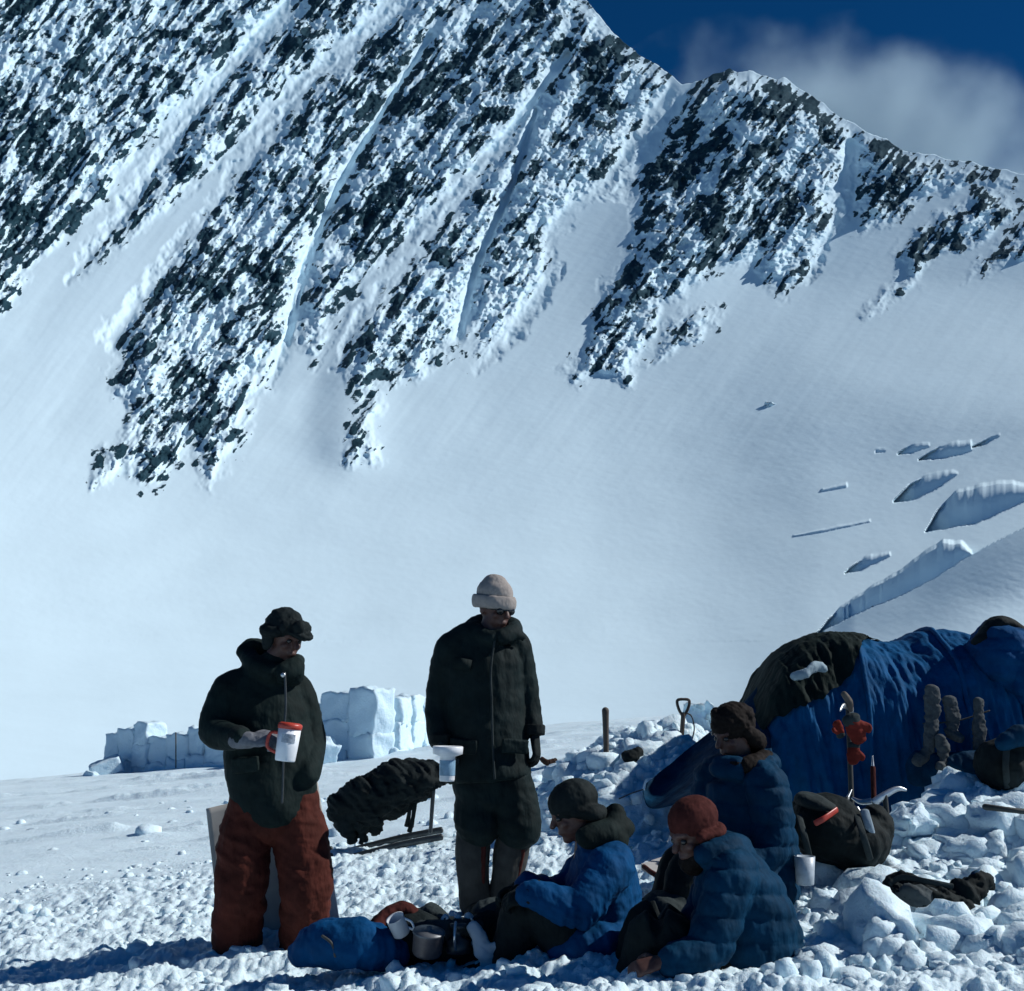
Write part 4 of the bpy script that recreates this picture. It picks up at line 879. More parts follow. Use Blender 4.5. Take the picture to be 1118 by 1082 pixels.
# ------------------------------------------------------------------ tools
def ice_axe(name, label, foot, top, head_dir, mat, hl=0.14, loc=None):
    root = thing(name, label, 'ice axe', foot)
    b = Blob(); b.tube([foot, foot.lerp(top, 0.5), top], [(0.014, 0.010)] * 3, n=10); b_raw(b, 'shaft', mat, root)
    d = Vector(head_dir).normalized(); up = (top - foot).normalized()
    b = Blob(); b.tube([top - d * hl * 0.55 - up * 0.008, top, top + d * hl * 0.6 - up * 0.005, top + d * hl - up * 0.035], [(0.006, 0.024), (0.01, 0.018), (0.007, 0.014), (0.004, 0.006)], side=d.cross(up), n=10); b_raw(b, 'head', M_STEEL, root)
    b = Blob(); b.tube([foot, foot - up * 0.06], [0.009, 0.003], n=8); b_raw(b, 'spike', M_STEEL, root)
    return root
# planted tool with a tan head and red mittens slipped over it
ft = P(930, 886, 6.35); tp = P(926, 772, 6.4)
r_ = ice_axe('ice_axe', 'dark shafted ice axe planted upright in front of the tent with red mittens on it', ft, tp, (-0.4, -0.6, 0.1), M_CORD, 0.13)
B = Blob(); B.tube([P(921, 757, 6.37), P(927, 766, 6.36), P(929, 776, 6.37)], [(0.018, 0.012), (0.022, 0.012), (0.014, 0.01)]); B.make('head_cover', fabric('tan_webbing', (0.14, 0.12, 0.10), 0.3), r_, 0.007, 2)
def mitten(label, c, ln, w, rot, seed, g):
    root = thing('mitten', label, 'mitten', c, g); M = Euler(rot).to_matrix()
    q = lambda x, y, z: c + M @ Vector((x, y, z))
    B = Blob(); B.tube([q(0, 0, ln * 0.1), q(0, 0, -ln * 0.4), q(0, 0, -ln * 0.9)], [(w * 0.85, w * 0.45), (w, w * 0.5), (w * 0.75, w * 0.4)]); B.tube([q(w * 0.7, 0, -ln * 0.15), q(w * 1.35, 0, -ln * 0.45), q(w * 1.3, 0, -ln * 0.6)], [w * 0.4, w * 0.36, w * 0.28])
    B.make('palm', fabric('red_nylon', (0.15, 0.022, 0.016), 0.25), root, 0.006, 2, 0.006, 25, seed)
    B = Blob(); B.tube([q(0, 0, ln * 0.28), q(0, 0, ln * 0.02)], [(w * 1.0, w * 0.55), (w * 0.9, w * 0.5)]); B.make('cuff', M_CHAR, root, 0.006, 2)
mitten('larger red mitten hanging on the upright ice axe', P(931, 790, 6.25), 0.10, 0.05, (0.1, R(-20), 0), 361, 'red mittens on the ice axe')
mitten('small red mitten hanging lowest on the upright ice axe', P(932, 818, 6.27), 0.075, 0.034, (0, R(5), 0), 363, 'red mittens on the ice axe')
mitten('dull red mitten on the left side of the upright ice axe', P(917, 800, 6.3), 0.06, 0.026, (0, R(160), 0.5), 365, 'red mittens on the ice axe')
ice_axe('ice_axe', 'ice axe with a wide silver head standing among the tools by the dark backpack', P(971, 918, 6.1), P(966, 868, 6.1), (0.9, 0.2, 0.45), M_CORD, 0.13)
ice_axe('ice_axe', 'brown handled ice axe with its head down beside the dark backpack', P(953, 838, 6.35), P(954, 874, 6.3), (-0.9, 0.3, -0.2), M_RUST, 0.11)
ice_axe('ice_axe', 'short ice axe with a bright adze resting low on the dark backpack', P(925, 872, 6.05), P(917, 888, 6.0), (-0.6, -0.2, -0.6), M_DSTEEL, 0.10)
b = Blob(); b.tube([P(936, 882, 6.0), P(962, 928, 5.95)], [0.008, 0.006], n=8); o = b_raw(b, 'tent_stake', M_STEEL); tag(o, 'thin bright metal rod leaning on the tools beside the backpack', 'rod')
def spade():
    q = hitY(743, 812, 9.8); top, ft = P(746, 766, q), P(743, 812, q)
    root = thing('shovel', 'shovel with a D shaped grip standing upright in the snow by the tent', 'shovel', ft)
    b = Blob(); b.tube([P(746, 780, q), ft - Vector((0, 0, 0.05))], [0.017, 0.017], n=10); b_raw(b, 'shaft', M_WOOD, root)
    b = Blob(); b.tube([P(746, 783, q), P(741, 774, q), P(739.5, 765, q), P(746, 763.5, q), P(752.5, 765, q), P(751, 774, q), P(746, 783, q)], [0.011] * 7, n=8); b_raw(b, 'grip', M_WOOD, root)
    b = Blob(); b.tube([ft + Vector((0, 0, 0.03)), ft - Vector((0, 0, 0.1)), ft - Vector((0, -0.02, 0.3))], [(0.04, 0.012), (0.11, 0.008), (0.10, 0.006)], side=(1, 0, 0)); b_raw(b, 'blade', M_DSTEEL, root)
    b = Blob(); b.tube([P(748, 778, q), P(755, 782, q), P(758, 795, q), P(756, 806, q)], [0.005] * 4, n=6); b_raw(b, 'cord', M_CORD, root)
spade()
def stake_shovel():
    q = hitY(662, 828, 9.0); top, ft = P(661, 776, q), P(662, 826, q)
    root = thing('shovel', 'shovel with a plain thick handle driven upright into the lit snow mound', 'shovel', ft)
    b = Blob(); b.tube([top, top.lerp(ft, 0.35), ft - Vector((0, 0, 0.06))], [0.026, 0.022, 0.017], n=12); b_raw(b, 'handle', M_WOOD, root)
    b = Blob(); b.tube([P(650, 827, q - 0.03), P(661, 824, q - 0.03), P(672, 829, q - 0.03)], [(0.012, 0.02), (0.02, 0.03), (0.012, 0.02)]); b_raw(b, 'blade_tread', M_DSTEEL, root)
    b = Blob(); b.tube([P(661, 828, q + 0.04), P(661, 850, q + 0.06)], [(0.10, 0.008), (0.09, 0.006)], side=(1, 0, 0)); b_raw(b, 'blade', M_DSTEEL, root)
stake_shovel()
B = Blob(); B.ell(P(690, 826, hitY(690, 831)), (0.07, 0.08, 0.05)); B.ell(P(696, 822, hitY(690, 831)), (0.04, 0.05, 0.04)); o = B.make('stuff_sack', M_BLACK, None, 0.01, 2, 0.015, 14, 371); tag(o, 'small dark sack lying on the snow mound right of the plain shovel', 'sack')
B = Blob(); gq = hitY(598, 836, 8.7); B.tube([P(592, 829, gq), P(598, 833, gq - 0.03), P(606, 831, gq)], [(0.025, 0.03), (0.035, 0.04), (0.03, 0.03)]); o = B.make('work_glove', fabric('brown_leather', (0.06, 0.035, 0.026), 0.3), None, 0.008, 2, 0.012, 20, 373); tag(o, 'brown leather glove lying on the snow right of the person in the coat', 'glove')
b = Blob(); b.tube([P(1076, 881, 6.05), P(1100, 884, 6.0), P(1135, 888, 6.0)], [0.016, 0.014, 0.014], n=8); o = b_raw(b, 'ski_pole', M_CORD); tag(o, 'dark pole lying on the lit snow at the right edge', 'pole')

# ------------------------------------------------------------------ packs
def backpack():
    c = P(912, 935, 5.95); root = thing('backpack', 'dark bulky backpack with a red strap, lying below the upright ice axe', 'backpack', c)
    B = Blob(); B.ell(P(905, 905, 6.0), (0.20, 0.2, 0.16), Euler((0, R(15), 0)).to_matrix()); B.ell(P(932, 918, 6.0), (0.17, 0.18, 0.13)); B.ell(P(885, 890, 6.05), (0.10, 0.14, 0.10)); B.ell(P(955, 905, 6.05), (0.09, 0.1, 0.12))
    B.make('sack', M_BLACK, root, 0.011, 2, 0.022, 9, 381)
    B = Blob(); B.ell(P(893, 880, 5.98), (0.12, 0.14, 0.05), Euler((0, R(20), 0)).to_matrix()); B.make('lid', M_CHAR, root, 0.01, 2, 0.012, 12, 383)
    b = Blob(); b.tube([P(890, 899, 5.78), P(901, 893, 5.78), P(914, 884, 5.84)], [(0.014, 0.005)] * 3, side=(0, 0, 1)); b_raw(b, 'red_strap', M_REDP, root)
    for x0, x1 in ((872, 884), (935, 950)):
        b = Blob(); b.tube([P(x0, 890, 5.86), P((x0 + x1) / 2, 912, 5.76), P(x1, 938, 5.8)], [(0.016, 0.006)] * 3, side=(1, 0, 0)); b_raw(b, 'strap', M_CHAR, root)
    b = Blob(); b.tube([P(944, 886, 5.86), P(948, 900, 5.84), P(952, 916, 5.85)], [(0.022, 0.012)] * 3, side=(1, 0, 0)); b_raw(b, 'pale_buckle_flap', fabric('pale_webbing', (0.25, 0.32, 0.38), 0.2), root)
backpack()
c = P(879, 966, 5.6); lathe([(0.001, 0.004), (0.036, 0.0), (0.040, 0.006), (0.047, 0.125), (0.044, 0.125), (0.036, 0.012), (0.001, 0.01)], c, (0.02, 0, 1), plain('milky_plastic', (0.45, 0.52, 0.58), 0.4), 'cup'); o = COL.objects['cup.001'] if 'cup.001' in COL.objects else None
for o in [x for x in COL.objects if x.name.startswith('cup') and x.parent is None and 'label' not in x]: tag(o, 'milky plastic cup standing on the snow below the dark backpack', 'cup')
def harness():
    root = thing('rucksack', 'flattened grey black rucksack lying on the rubble in the lower right', 'rucksack', P(1010, 990, 5.13))
    B = Blob(); B.ell(P(1012, 982, 5.13), (0.16, 0.12, 0.055), Euler((0, R(8), 0)).to_matrix()); B.ell(P(990, 972, 5.20), (0.08, 0.08, 0.05)); B.tube([P(1030, 985, 5.08), P(1055, 974, 5.13), P(1076, 962, 5.18)], [0.05, 0.045, 0.035]); B.ell(P(1045, 992, 5.08), (0.06, 0.08, 0.03))
    B.make('sack', M_BLACK, root, 0.009, 1, 0.034, 20, 391)
    B = Blob(); B.ell(P(1002, 980, 5.07), (0.085, 0.05, 0.04), Euler((0, R(14), 0)).to_matrix()); B.make('pocket', fabric('slate_cloth', (0.07, 0.085, 0.09), 0.4), root, 0.008, 2, 0.022, 26, 393)
    B = Blob(); B.tube([P(950, 1000, 5.08), P(968, 1003, 5.03), P(992, 1006, 5.03)], [(0.02, 0.03), (0.026, 0.035), (0.014, 0.03)]); B.make('hip_belt', M_MAT, root, 0.008, 2, 0.006, 20, 395)
    B = Blob(); B.ell(P(1066, 957, 5.16), (0.026, 0.026, 0.026)); B.make('toggle', M_NAVY, root, 0.007, 2)
    b = Blob(); b.tube([P(972, 965, 5.13), P(985, 958, 5.13), P(1010, 962, 5.08), P(1040, 968, 5.08)], [(0.012, 0.004)] * 4, side=(0, 0, 1)); b_raw(b, 'strap', M_CHAR, root)
harness()
def mid_pack():
    root = thing('backpack', 'dark grey backpack slumped on the snow between the two blue seated people', 'backpack', P(730, 1030, 5.25))
    B = Blob(); B.ell(P(728, 1005, 5.45), (0.14, 0.14, 0.12)); B.ell(P(705, 1018, 5.4), (0.10, 0.10, 0.08)); B.ell(P(740, 985, 5.45), (0.07, 0.08, 0.05)); B.make('sack', M_CHAR, root, 0.010, 2, 0.02, 11, 401)
    b = Blob(); b.tube([P(712, 985, 5.33), P(718, 1005, 5.29), P(715, 1030, 5.3)], [(0.014, 0.006)] * 3, side=(1, 0, 0)); b_raw(b, 'strap', M_BLACK, root)
mid_pack()
# sit mat with a dark edge
p0 = P(722, 945, 5.95); root = thing('sit_mat', 'pale grey sit mat with a brown edge lying between the seated people', 'mat', p0)
vv = [P(700, 943, 6.2), P(745, 928, 6.5), P(756, 952, 6.1), P(722, 955, 5.95)]
ms = mesh_obj('pad', vv + [v - Vector((0, 0, 0.03)) for v in vv], [(0, 3, 2, 1), (4, 5, 6, 7), (0, 1, 5, 4), (1, 2, 6, 5), (2, 3, 7, 6), (3, 0, 4, 7)], M_MAT, root, False)
b = Blob(); b.tube([P(703, 946, 6.17), P(722, 957.5, 5.93), P(756, 955, 6.07)], [0.012] * 3, n=8); b_raw(b, 'edge_binding', M_RUST, root)
# foam board behind the red trousers
def board():
    Y = 6.35
    c = [(225, 883), (347, 854), (372, 1012), (243, 1040)]
    root = thing('foam_board', 'large grey foam board standing on edge behind the red trousers', 'board', P(300, 1045, Y))
    n_ = 24; vf = []; g = lambda s, t: P(*(np.array(c[0]) * (1 - s) * (1 - t) + np.array(c[1]) * s * (1 - t) + np.array(c[2]) * s * t + np.array(c[3]) * (1 - s) * t), Y - 0.05 * t + 0.03 * math.sin(s * 3.1) + 0.04 * s)
    X = np.zeros((n_, n_)); Yv = X.copy(); Z = X.copy()
    for i in range(n_):
        for k in range(n_): q = g(i / (n_ - 1), k / (n_ - 1)); X[k, i], Yv[k, i], Z[k, i] = q
    o = grid_obj('panel', X, Yv, Z, M_FOAM, root); md = o.modifiers.new('t', 'SOLIDIFY'); md.thickness = 0.022
    c2 = [(318, 945), (358, 928), (371, 1008), (330, 1030)]
    X = np.zeros((10, 10)); Yv = X.copy(); Z = X.copy()
    for i in range(10):
        for k in range(10):
            s, t = i / 9, k / 9; q = P(*(np.array(c2[0]) * (1 - s) * (1 - t) + np.array(c2[1]) * s * (1 - t) + np.array(c2[2]) * s * t + np.array(c2[3]) * (1 - s) * t), Y - 0.04)
            X[k, i], Yv[k, i], Z[k, i] = q
    o = grid_obj('painted_sunlit_patch', X, Yv, Z, M_FOAML, root); md = o.modifiers.new('t', 'SOLIDIFY'); md.thickness = 0.008  # sunlight on the board's right part, put in as a paler sheet
board()

# ------------------------------------------------------------------ loaded sled, tipped up on its legs
def sled():
    Y = 9.1; root = thing('sled', 'loaded dark sled tipped up on thin legs with straps dangling beneath it', 'sled', P(425, 925, Y))
    B = Blob()
    B.tube([P(375, 880, Y), P(400, 874, Y), P(430, 862, Y), P(462, 850, Y), P(478, 846, Y)], [(0.120, 0.156), (0.180, 0.204), (0.180, 0.216), (0.120, 0.192), (0.072, 0.156)], side=(-0.3, 0, 1))
    B.ell(P(432, 843, Y), (0.072, 0.108, 0.072)); B.ell(P(412, 852, Y), (0.084, 0.120, 0.072)); B.ell(P(386, 890, Y), (0.132, 0.156, 0.144)); B.ell(P(403, 882, Y - 0.05), (0.120, 0.144, 0.156)); B.ell(P(424, 872, Y - 0.05), (0.120, 0.144, 0.144)); B.tube([P(380, 895, Y - 0.1), P(384, 916, Y - 0.1)], [0.05, 0.015]); B.tube([P(394, 900, Y - 0.12), P(398, 917, Y - 0.1)], [0.04, 0.012]); B.tube([P(410, 895, Y - 0.12), P(409, 910, Y - 0.1)], [0.04, 0.012]); B.ell(P(446, 850, Y + 0.02), (0.084, 0.120, 0.060)); B.ell(P(372, 872, Y), (0.060, 0.108, 0.060))
    B.make('load', M_BLACK, root, 0.011, 1, 0.045, 15, 411)
    for k, (x0, y0, x1, y1) in enumerate(((380, 900, 386, 915), (392, 906, 394, 921), (401, 905, 408, 912), (446, 868, 444, 902), (453, 866, 447, 908), (388, 905, 381, 921))):
        b = Blob(); b.tube([P(x0, y0, Y - 0.08), P((x0 + x1) / 2 + 2, (y0 + y1) / 2, Y - 0.1), P(x1, y1, Y - 0.06)], [(0.024, 0.007), (0.014, 0.007), (0.019, 0.007)], side=(1, 0, 0), n=8); b_raw(b, 'strap', M_BLACK, root)
    for (x0, y0, x1, y1, d) in ((474, 850, 470, 908, -0.08), (454, 860, 450, 902, 0.08)):
        b = Blob(); b.tube([P(x0, y0, Y + d), P(x1, y1, Y + d)], [0.016, 0.014], n=8); b_raw(b, 'leg', M_DSTEEL, root)
    for d in (-0.19, 0.19):
        b = Blob(); b.tube([P(360, 930 - 20 * d, Y + d), P(367, 936 - 20 * d, Y + d), P(400, 928 - 20 * d, Y + d), P(440, 918 - 20 * d, Y + d), P(482, 910 - 20 * d, Y + d)], [(0.024, 0.014)] * 5, side=(0, 0, 1), n=8); b_raw(b, 'runner', M_DSTEEL, root)
sled()

# ------------------------------------------------------------------ gear heap at the bottom edge
B = Blob(); B.tube([P(335, 1040, 5.35), P(360, 1030, 5.3), P(395, 1030, 5.25), P(425, 1040, 5.3)], [(0.06, 0.09), (0.09, 0.12), (0.095, 0.12), (0.07, 0.1)], side=(0, 0, 1)); root = thing('stuff_sack', 'shiny blue stuff sack lying by the feet of the person in red trousers', 'sack', P(380, 1055, 5.3)); B.make('bag', M_BLUE, root, 0.010, 2, 0.018, 11, 421, fold=0.5)
b = Blob(); b.tube([P(352, 1022, 5.15), P(362, 1030, 5.14), P(366, 1044, 5.14)], [0.006] * 3, n=6); b_raw(b, 'drawcord', M_CORD, root)
B = Blob(); B.tube([P(408, 1030, 5.25), P(415, 1005, 5.35), P(440, 992, 5.4), P(456, 1002, 5.4)], [(0.04, 0.03), (0.045, 0.03), (0.045, 0.03), (0.035, 0.025)], side=(0, 1, 0)); o = B.make('scarf', M_RUST, None, 0.008, 2, 0.012, 16, 423); tag(o, 'dark rust red scarf draped over the gear behind the blue stuff sack', 'scarf')
B = Blob(); B.ell(P(450, 1025, 5.4), (0.16, 0.12, 0.10)); B.ell(P(500, 1030, 5.4), (0.20, 0.14, 0.10)); B.ell(P(535, 1020, 5.45), (0.12, 0.12, 0.1)); B.ell(P(425, 1040, 5.4), (0.1, 0.1, 0.07)); root = thing('kit_bag', 'black kit bag under the cooking gear in front of the coated person', 'bag', P(490, 1060, 5.4)); B.make('bag', M_BLACK, root, 0.011, 2, 0.02, 10, 425)
b = Blob(); b.tube([P(480, 1000, 5.33), P(500, 1010, 5.24), P(520, 1002, 5.32)], [0.012] * 3, n=8); b_raw(b, 'handle', M_CHAR, root)
c = P(439, 1020, 5.22); root = thing('cup', 'tilted white enamel cup lying on the black kit bag beside the rust scarf', 'cup', c); ax = Vector((-0.35, -0.35, 0.85)); lathe([(0.001, 0.003), (0.032, 0), (0.036, 0.005), (0.038, 0.08), (0.040, 0.083), (0.034, 0.078), (0.032, 0.008), (0.001, 0.007)], c, ax, M_FOAML, 'cup_body', root); b = Blob(); an = ax.normalized(); b.tube([c + an * 0.065 + Vector((0.036, 0, 0.01)), c + an * 0.06 + Vector((0.062, 0, 0)), c + an * 0.025 + Vector((0.058, 0, 0)), c + an * 0.02 + Vector((0.034, 0, 0.01))], [0.005] * 4, n=6); b_raw(b, 'handle', M_WHITE, root)
c = P(466, 1042, 5.17); root = thing('cooking_pot', 'dull grey cooking pot among the gear in front of the coated person', 'pot', c); lathe([(0.001, 0.003), (0.055, 0), (0.062, 0.012), (0.064, 0.085), (0.067, 0.09), (0.060, 0.088), (0.058, 0.02), (0.001, 0.015)], c, (0.1, -0.2, 1), plain('dull_aluminium', (0.12, 0.11, 0.115), 0.5, 0.5), 'pot_body', root); lathe([(0.068, 0.09), (0.066, 0.098), (0.03, 0.104), (0.012, 0.105), (0.012, 0.118), (0.001, 0.12)], c, (0.1, -0.2, 1), plain('dull_lid', (0.15, 0.16, 0.17), 0.5, 0.5), 'lid', root)
c = P(500, 1040, 5.22); root = thing('stove', 'small dark camping stove with legs beside the grey cooking pot', 'stove', c); lathe([(0.001, 0), (0.05, 0.0), (0.055, 0.02), (0.05, 0.05), (0.02, 0.065), (0.014, 0.09), (0.035, 0.1), (0.035, 0.115), (0.001, 0.118)], c, (0, 0, 1), M_DSTEEL, 'burner', root)
for a in range(3): b = Blob(); d = Vector((math.cos(a * 2.09 + 0.4), math.sin(a * 2.09 + 0.4), 0)); b.tube([c + d * 0.05 + Vector((0, 0, 0.02)), c + d * 0.085 + Vector((0, 0, 0.07)), c + d * 0.06 + Vector((0, 0, 0.13))], [0.006] * 3, n=6); b_raw(b, 'leg', M_STEEL, root)
B = Blob(); B.tube([P(516, 1012, 5.2), P(524, 1024, 5.17), P(528, 1040, 5.15), P(534, 1052, 5.15)], [(0.022, 0.016), (0.03, 0.018), (0.034, 0.018), (0.03, 0.016)]); B.tube([P(528, 1038, 5.15), P(545, 1032, 5.15), P(565, 1027, 5.18)], [(0.02, 0.014), (0.018, 0.014), (0.024, 0.016)]); o = B.make('towel', plain('white_cloth', (0.45, 0.50, 0.54), 0.9, 0, 0.1, 20), None, 0.007, 2, 0.012, 22, 431); tag(o, 'crumpled white towel on the black kit bag beside the stove', 'towel')
for k, (px, py) in enumerate(((486, 1004), (500, 1003), (512, 1001), (476, 1010))):
    B = Blob(); B.ell(P(px, py, 5.3), (0.016, 0.016, 0.02)); o = B.make('packet', plain('pale_packet_%d' % k, (0.42, 0.5, 0.55), 0.5), None, 0.005, 2, 0.006, 40, 433 + k); tag(o, 'tiny pale food packet in a row on top of the black kit bag', 'packet', 'pale food packets on the kit bag')

B = Blob(); B.ell(P(470, 1008, 5.5), (0.10, 0.10, 0.07)); B.ell(P(545, 1005, 5.5), (0.11, 0.1, 0.08)); B.tube([P(455, 1012, 5.35), P(490, 1018, 5.25), P(520, 1012, 5.3)], [0.035, 0.045, 0.035]); o = B.make('jacket', M_CHAR, None, 0.009, 2, 0.025, 14, 441); tag(o, 'crumpled charcoal jacket thrown over the back of the black kit bag', 'jacket')
# ------------------------------------------------------------------ snow block walls
def rough_block(name, c, size, rot, mat, parent, seed, amp=0.05):
    bm = bmesh.new(); bmesh.ops.create_cube(bm, size=1.0); bmesh.ops.subdivide_edges(bm, edges=bm.edges[:], cuts=9, use_grid_fill=True)
    co = np.array([v.co[:] for v in bm.verts])
    k = np.max(np.abs(co), 1); q = co / (np.linalg.norm(co, axis=1)[:, None] ** 0.09); co = q * 0.97
    w = co * np.array(size)
    o_ = seed * 3.7
    w = w + 0.25 * amp * np.stack([fbm(w[:, 1] * 14 + o_, w[:, 2] * 14, 3, 507), fbm(w[:, 0] * 14 + o_, w[:, 2] * 14, 3, 508), fbm(w[:, 0] * 14, w[:, 1] * 14 + o_, 3, 509)], 1)
    d = fbm(w[:, 0] * 3 + o_, w[:, 2] * 3 + w[:, 1] * 2, 3, 501); d2 = fbm(w[:, 1] * 3 + o_ + 9, w[:, 2] * 3 - w[:, 0] * 2, 3, 503)
    w = w + np.stack([d, d2, fbm(w[:, 0] * 4 + o_, w[:, 1] * 4, 3, 505)], 1) * amp
    M = Euler(rot).to_matrix()
    for v, p in zip(bm.verts, w): v.co = Vector(c) + M @ Vector(p)
    me = bpy.data.meshes.new(name); bm.to_mesh(me); bm.free(); me.polygons.foreach_set('use_smooth', [True] * len(me.polygons)); me.materials.append(mat)
    o = bpy.data.objects.new(name, me); link(o, parent); return o
def wall(label, segs, base_px, Y):
    c = P(*base_px, Y); root = thing('snow_wall', label, 'snow wall', c, None)
    sd_ = 1
    for (x0, y0t, x1, yb, Ya, Yb, rows) in segs:
        a = P(x0, yb, Ya); b = P(x1, yb, Yb); ztop = P(x0, y0t, Ya).z; zb = min(a.z, b.z) - 0.4
        L = (b - a).length; n_ = max(1, round(L / 0.75)); ang = math.atan2(b.y - a.y, b.x - a.x); hh = (ztop - zb) / rows
        for r in range(rows):
            for i in range(n_):
                f = (i + 0.5 + (0.22 if r % 2 else 0) * (n_ > 1)) / n_
                p = a.lerp(b, min(f, 1)); sd_ += 1; rn = random.Random(sd_ * 7 + int(x0))
                rough_block('snow_block', (p.x, p.y + rn.uniform(-0.05, 0.05), zb + hh * (r + 0.5)), (L / n_ * rn.uniform(0.96, 1.12), 0.5, hh * rn.uniform(1.02, 1.14)), (rn.uniform(-0.05, 0.05), rn.uniform(-0.05, 0.05), ang + rn.uniform(-0.08, 0.08)), M_BLOCK, root, sd_, 0.09)
    return root
w1 = wall('low ragged wall of cut snow blocks left of the person in red trousers', [(122, 801, 137, 838, 25.89, 25.65, 2), (138, 797, 154, 838, 25.65, 25.41, 2), (154, 790, 169, 838, 25.41, 25.17, 3), (170, 806, 192, 838, 25.17, 24.80, 2), (192, 802, 214, 836, 24.80, 24.44, 2), (213, 795, 232, 834, 24.44, 24.14, 2), (232, 790, 262, 832, 24.14, 23.72, 3)], (190, 836), 24.56)
rough_block('fallen_block', P(116, 838, 24.93), (0.62, 0.5, 0.30), (0.1, -0.35, 0.3), M_BLOCK, w1, 91); rough_block('fallen_block', P(101, 849, 24.20), (0.25, 0.3, 0.18), (0.2, 0.3, 0.9), M_BLOCK, w1, 92)
b = Blob(); b.tube([P(192, 800, 24.0), P(192, 838, 23.9)], [0.012, 0.012], n=8); o = b_raw(b, 'bamboo_wand', M_WOOD); tag(o, 'thin dark wand leaning on the ragged left snow wall', 'wand')
w2 = wall('taller wall of cut snow blocks with a bright sunlit end, between the standing people', [(318, 775, 342, 826, 23.48, 23.14, 3), (342, 770, 360, 824, 23.14, 22.80, 3), (360, 757, 390, 824, 22.80, 22.34, 3), (390, 755, 419, 822, 22.34, 21.89, 2), (421, 763, 437, 822, 22.12, 23.03, 3), (437, 761, 452, 820, 23.03, 23.83, 3), (452, 770, 472, 818, 23.83, 24.62, 3)], (400, 824), 22.34)
o = rough_block('snow_block', P(352, 822, 21.5), (0.5, 0.4, 0.45), (0.3, 0.2, 0.5), M_BLOCK, None, 95, 0.12); tag(o, 'loose sunlit snow block fallen in front of the taller snow wall', 'snow block')
o = rough_block('snow_block', P(992, 895, 6.35), (0.20, 0.16, 0.13), (0.5, 0.75, 0.3), M_BLOCK, None, 97, 0.16); tag(o, 'bright pointed snow block beside the ice axes', 'snow block')
o = rough_block('snow_block', P(773, 789, 9.9), (0.26, 0.22, 0.13), (0.1, 0.5, 0.5), M_BLOCK, None, 99, 0.18); tag(o, 'sunlit snow block beside the D grip shovel', 'snow block')
# ------------------------------------------------------------------ loose snow chunks (uncountable)
def rubble():
    rs = np.random.RandomState(5)
    def ico(sub):
        bm = bmesh.new(); bmesh.ops.create_icosphere(bm, subdivisions=sub, radius=1.0); v = np.array([x.co[:] for x in bm.verts]); f = np.array([[q.index for q in x.verts] for x in bm.faces]); bm.free(); return v, f
    V1, F1 = ico(2); V2, F2 = ico(3)
    VV = []; FF = []; n0 = 0
    def put(x, y, s, big):
        nonlocal n0
        V, Fc = (V2, F2) if big else (V1, F1)
        sc = s * rs.uniform(0.55, 1.35, 3); th = rs.rand() * 6.28; o_ = rs.rand() * 50
        w = V * (1 + 0.75 * fbm(V[:, 0] * 1.1 + o_, V[:, 1] * 1.1 + V[:, 2] * 0.9 + o_, 3, 601) + 0.32 * ridged(V[:, 0] * 2.0 + o_, V[:, 2] * 2.0 - V[:, 1] * 1.7, 3, 603) + 0.22 * fbm(V[:, 1] * 5 + o_, V[:, 2] * 5 + V[:, 0] * 3, 2, 605))[:, None]
        if big: w = w * (1 + 0.16 * ridged(V[:, 0] * 5 + o_, V[:, 2] * 5 + V[:, 1] * 4, 3, 607))[:, None]
        w = np.sign(w) * np.abs(w) ** 0.85 * sc
        c, s_ = math.cos(th), math.sin(th)
        w = np.stack([w[:, 0] * c - w[:, 1] * s_, w[:, 0] * s_ + w[:, 1] * c, w[:, 2] * 0.85], 1)
        z = G(x, y)
        VV.append(w + np.array([x, y, z + s * rs.uniform(-0.7, 0.0)])); FF.append(Fc + n0); n0 += len(V)
    def scatter(n, px0, px1, y0, y1, smin, smax, big=False, pw=2.2):
        for _ in range(n):
            Y = y0 + (y1 - y0) * rs.rand() ** 1.2; x = (rs.uniform(px0, px1) - CX) / F * Y
            put(x, Y, smin + (smax - smin) * rs.rand() ** pw, big)
    scatter(1800, -60, 1200, 4.2, 10.0, 0.010, 0.042)
    scatter(500, 560, 760, 8.0, 10.2, 0.02, 0.10)
    scatter(420, 860, 1200, 4.3, 6.9, 0.02, 0.075)
    scatter(90, 880, 1180, 4.5, 6.9, 0.05, 0.14, True, 1.5)
    scatter(60, 600, 760, 8.2, 9.6, 0.05, 0.12, True, 1.6)
    scatter(60, -40, 520, 10, 16, 0.03, 0.08)
    scatter(120, 560, 760, 10, 14, 0.03, 0.09)
    v = np.concatenate(VV); f = np.concatenate(FF)
    me = bpy.data.meshes.new('snow_rubble'); me.vertices.add(len(v)); me.vertices.foreach_set('co', v.astype(np.float32).ravel())
    me.loops.add(f.size); me.loops.foreach_set('vertex_index', f.astype(np.int32).ravel()); me.polygons.add(len(f)); me.polygons.foreach_set('loop_start', np.arange(0, f.size, 3, dtype=np.int32)); me.polygons.foreach_set('use_smooth', np.ones(len(f), bool)); me.update(calc_edges=True)
    me.materials.append(gm); o = bpy.data.objects.new('snow_rubble', me); COL.objects.link(o); o['kind'] = 'stuff'; o['label'] = 'loose lumps of broken snow scattered over the camp ground'
rubble()
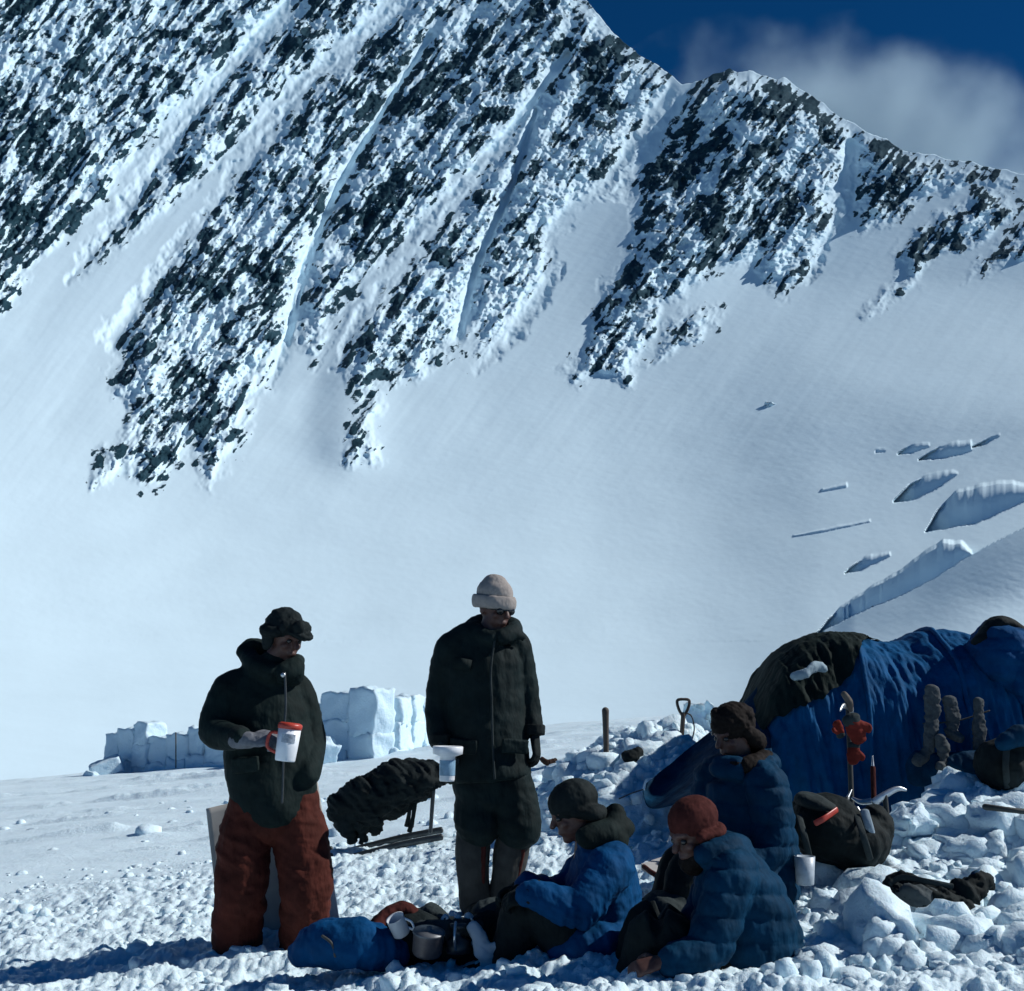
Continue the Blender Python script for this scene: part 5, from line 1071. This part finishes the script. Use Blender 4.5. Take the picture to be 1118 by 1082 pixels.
# boulder far up on the bowl
pb = P(842, 440, 560)
idx = np.argmin((PX[:, ::1] - 842) ** 2 + (PY - 442) ** 2); rb = rr.ravel()[idx]
pb = P(842, 440, 1); pb = Vector((0, 0, CAM_Z)) + (pb - Vector((0, 0, CAM_Z))).normalized() * 1; d = np.array([ray(842, 441)]).ravel(); h_ = math.hypot(d[0], d[1]); pb = Vector((d[0] / h_ * rb, d[1] / h_ * rb, CAM_Z + d[2] / h_ * rb))
o = rough_block('ice_boulder', pb - Vector((0, 0, 1.2)), (6, 4, 3), (0.3, 0.2, 0.4), M_BLOCK, None, 88, 1.4); tag(o, 'lone ice boulder on the smooth snow slope below the right peak', 'boulder')
# ------------------------------------------------------------------ banner cloud behind the ridge
def cloud_obj():
    Yc = 2300
    c = P(970, 172, Yc)
    bm = bmesh.new(); bmesh.ops.create_icosphere(bm, subdivisions=5, radius=1.0)
    for vv in bm.verts:
        vv.co = Vector((vv.co.x * 600, vv.co.y * 150, vv.co.z * 300))
    me = bpy.data.meshes.new('cloud'); bm.to_mesh(me); bm.free()
    o = bpy.data.objects.new('cloud', me); o.location = c; o.rotation_euler = (0, R(16), 0); COL.objects.link(o); o['kind'] = 'structure'
    m = bpy.data.materials.new('cloud_vapour'); m.use_nodes = True; t = m.node_tree; t.nodes.clear()
    out = t.nodes.new('ShaderNodeOutputMaterial'); vol = t.nodes.new('ShaderNodeVolumePrincipled')
    vol.inputs['Color'].default_value = (0.74, 0.92, 1, 1); vol.inputs['Anisotropy'].default_value = 0.2
    tc = t.nodes.new('ShaderNodeTexCoord'); mp = t.nodes.new('ShaderNodeMapping'); mp.inputs['Scale'].default_value = (1 / 600, 1 / 150, 1 / 300)
    t.links.new(tc.outputs['Object'], mp.inputs[0])
    ln = t.nodes.new('ShaderNodeVectorMath'); ln.operation = 'LENGTH'; t.links.new(mp.outputs[0], ln.inputs[0])
    ns = t.nodes.new('ShaderNodeTexNoise'); ns.inputs['Scale'].default_value = 0.0075; ns.inputs['Detail'].default_value = 7; t.links.new(tc.outputs['Object'], ns.inputs['Vector'])
    a = t.nodes.new('ShaderNodeMath'); a.operation = 'MULTIPLY_ADD'; t.links.new(ns.outputs['Fac'], a.inputs[0]); a.inputs[1].default_value = 0.95; t.links.new(ln.outputs['Value'], a.inputs[2])
    mr = t.nodes.new('ShaderNodeMapRange'); mr.interpolation_type = 'SMOOTHSTEP'; mr.inputs['From Min'].default_value = 1.42; mr.inputs['From Max'].default_value = 0.70
    mr.inputs['To Min'].default_value = 0; mr.inputs['To Max'].default_value = 0.0070
    t.links.new(a.outputs[0], mr.inputs['Value']); t.links.new(mr.outputs[0], vol.inputs['Density']); t.links.new(vol.outputs[0], out.inputs['Volume'])
    me.materials.append(m)
    return o
cloud_obj()
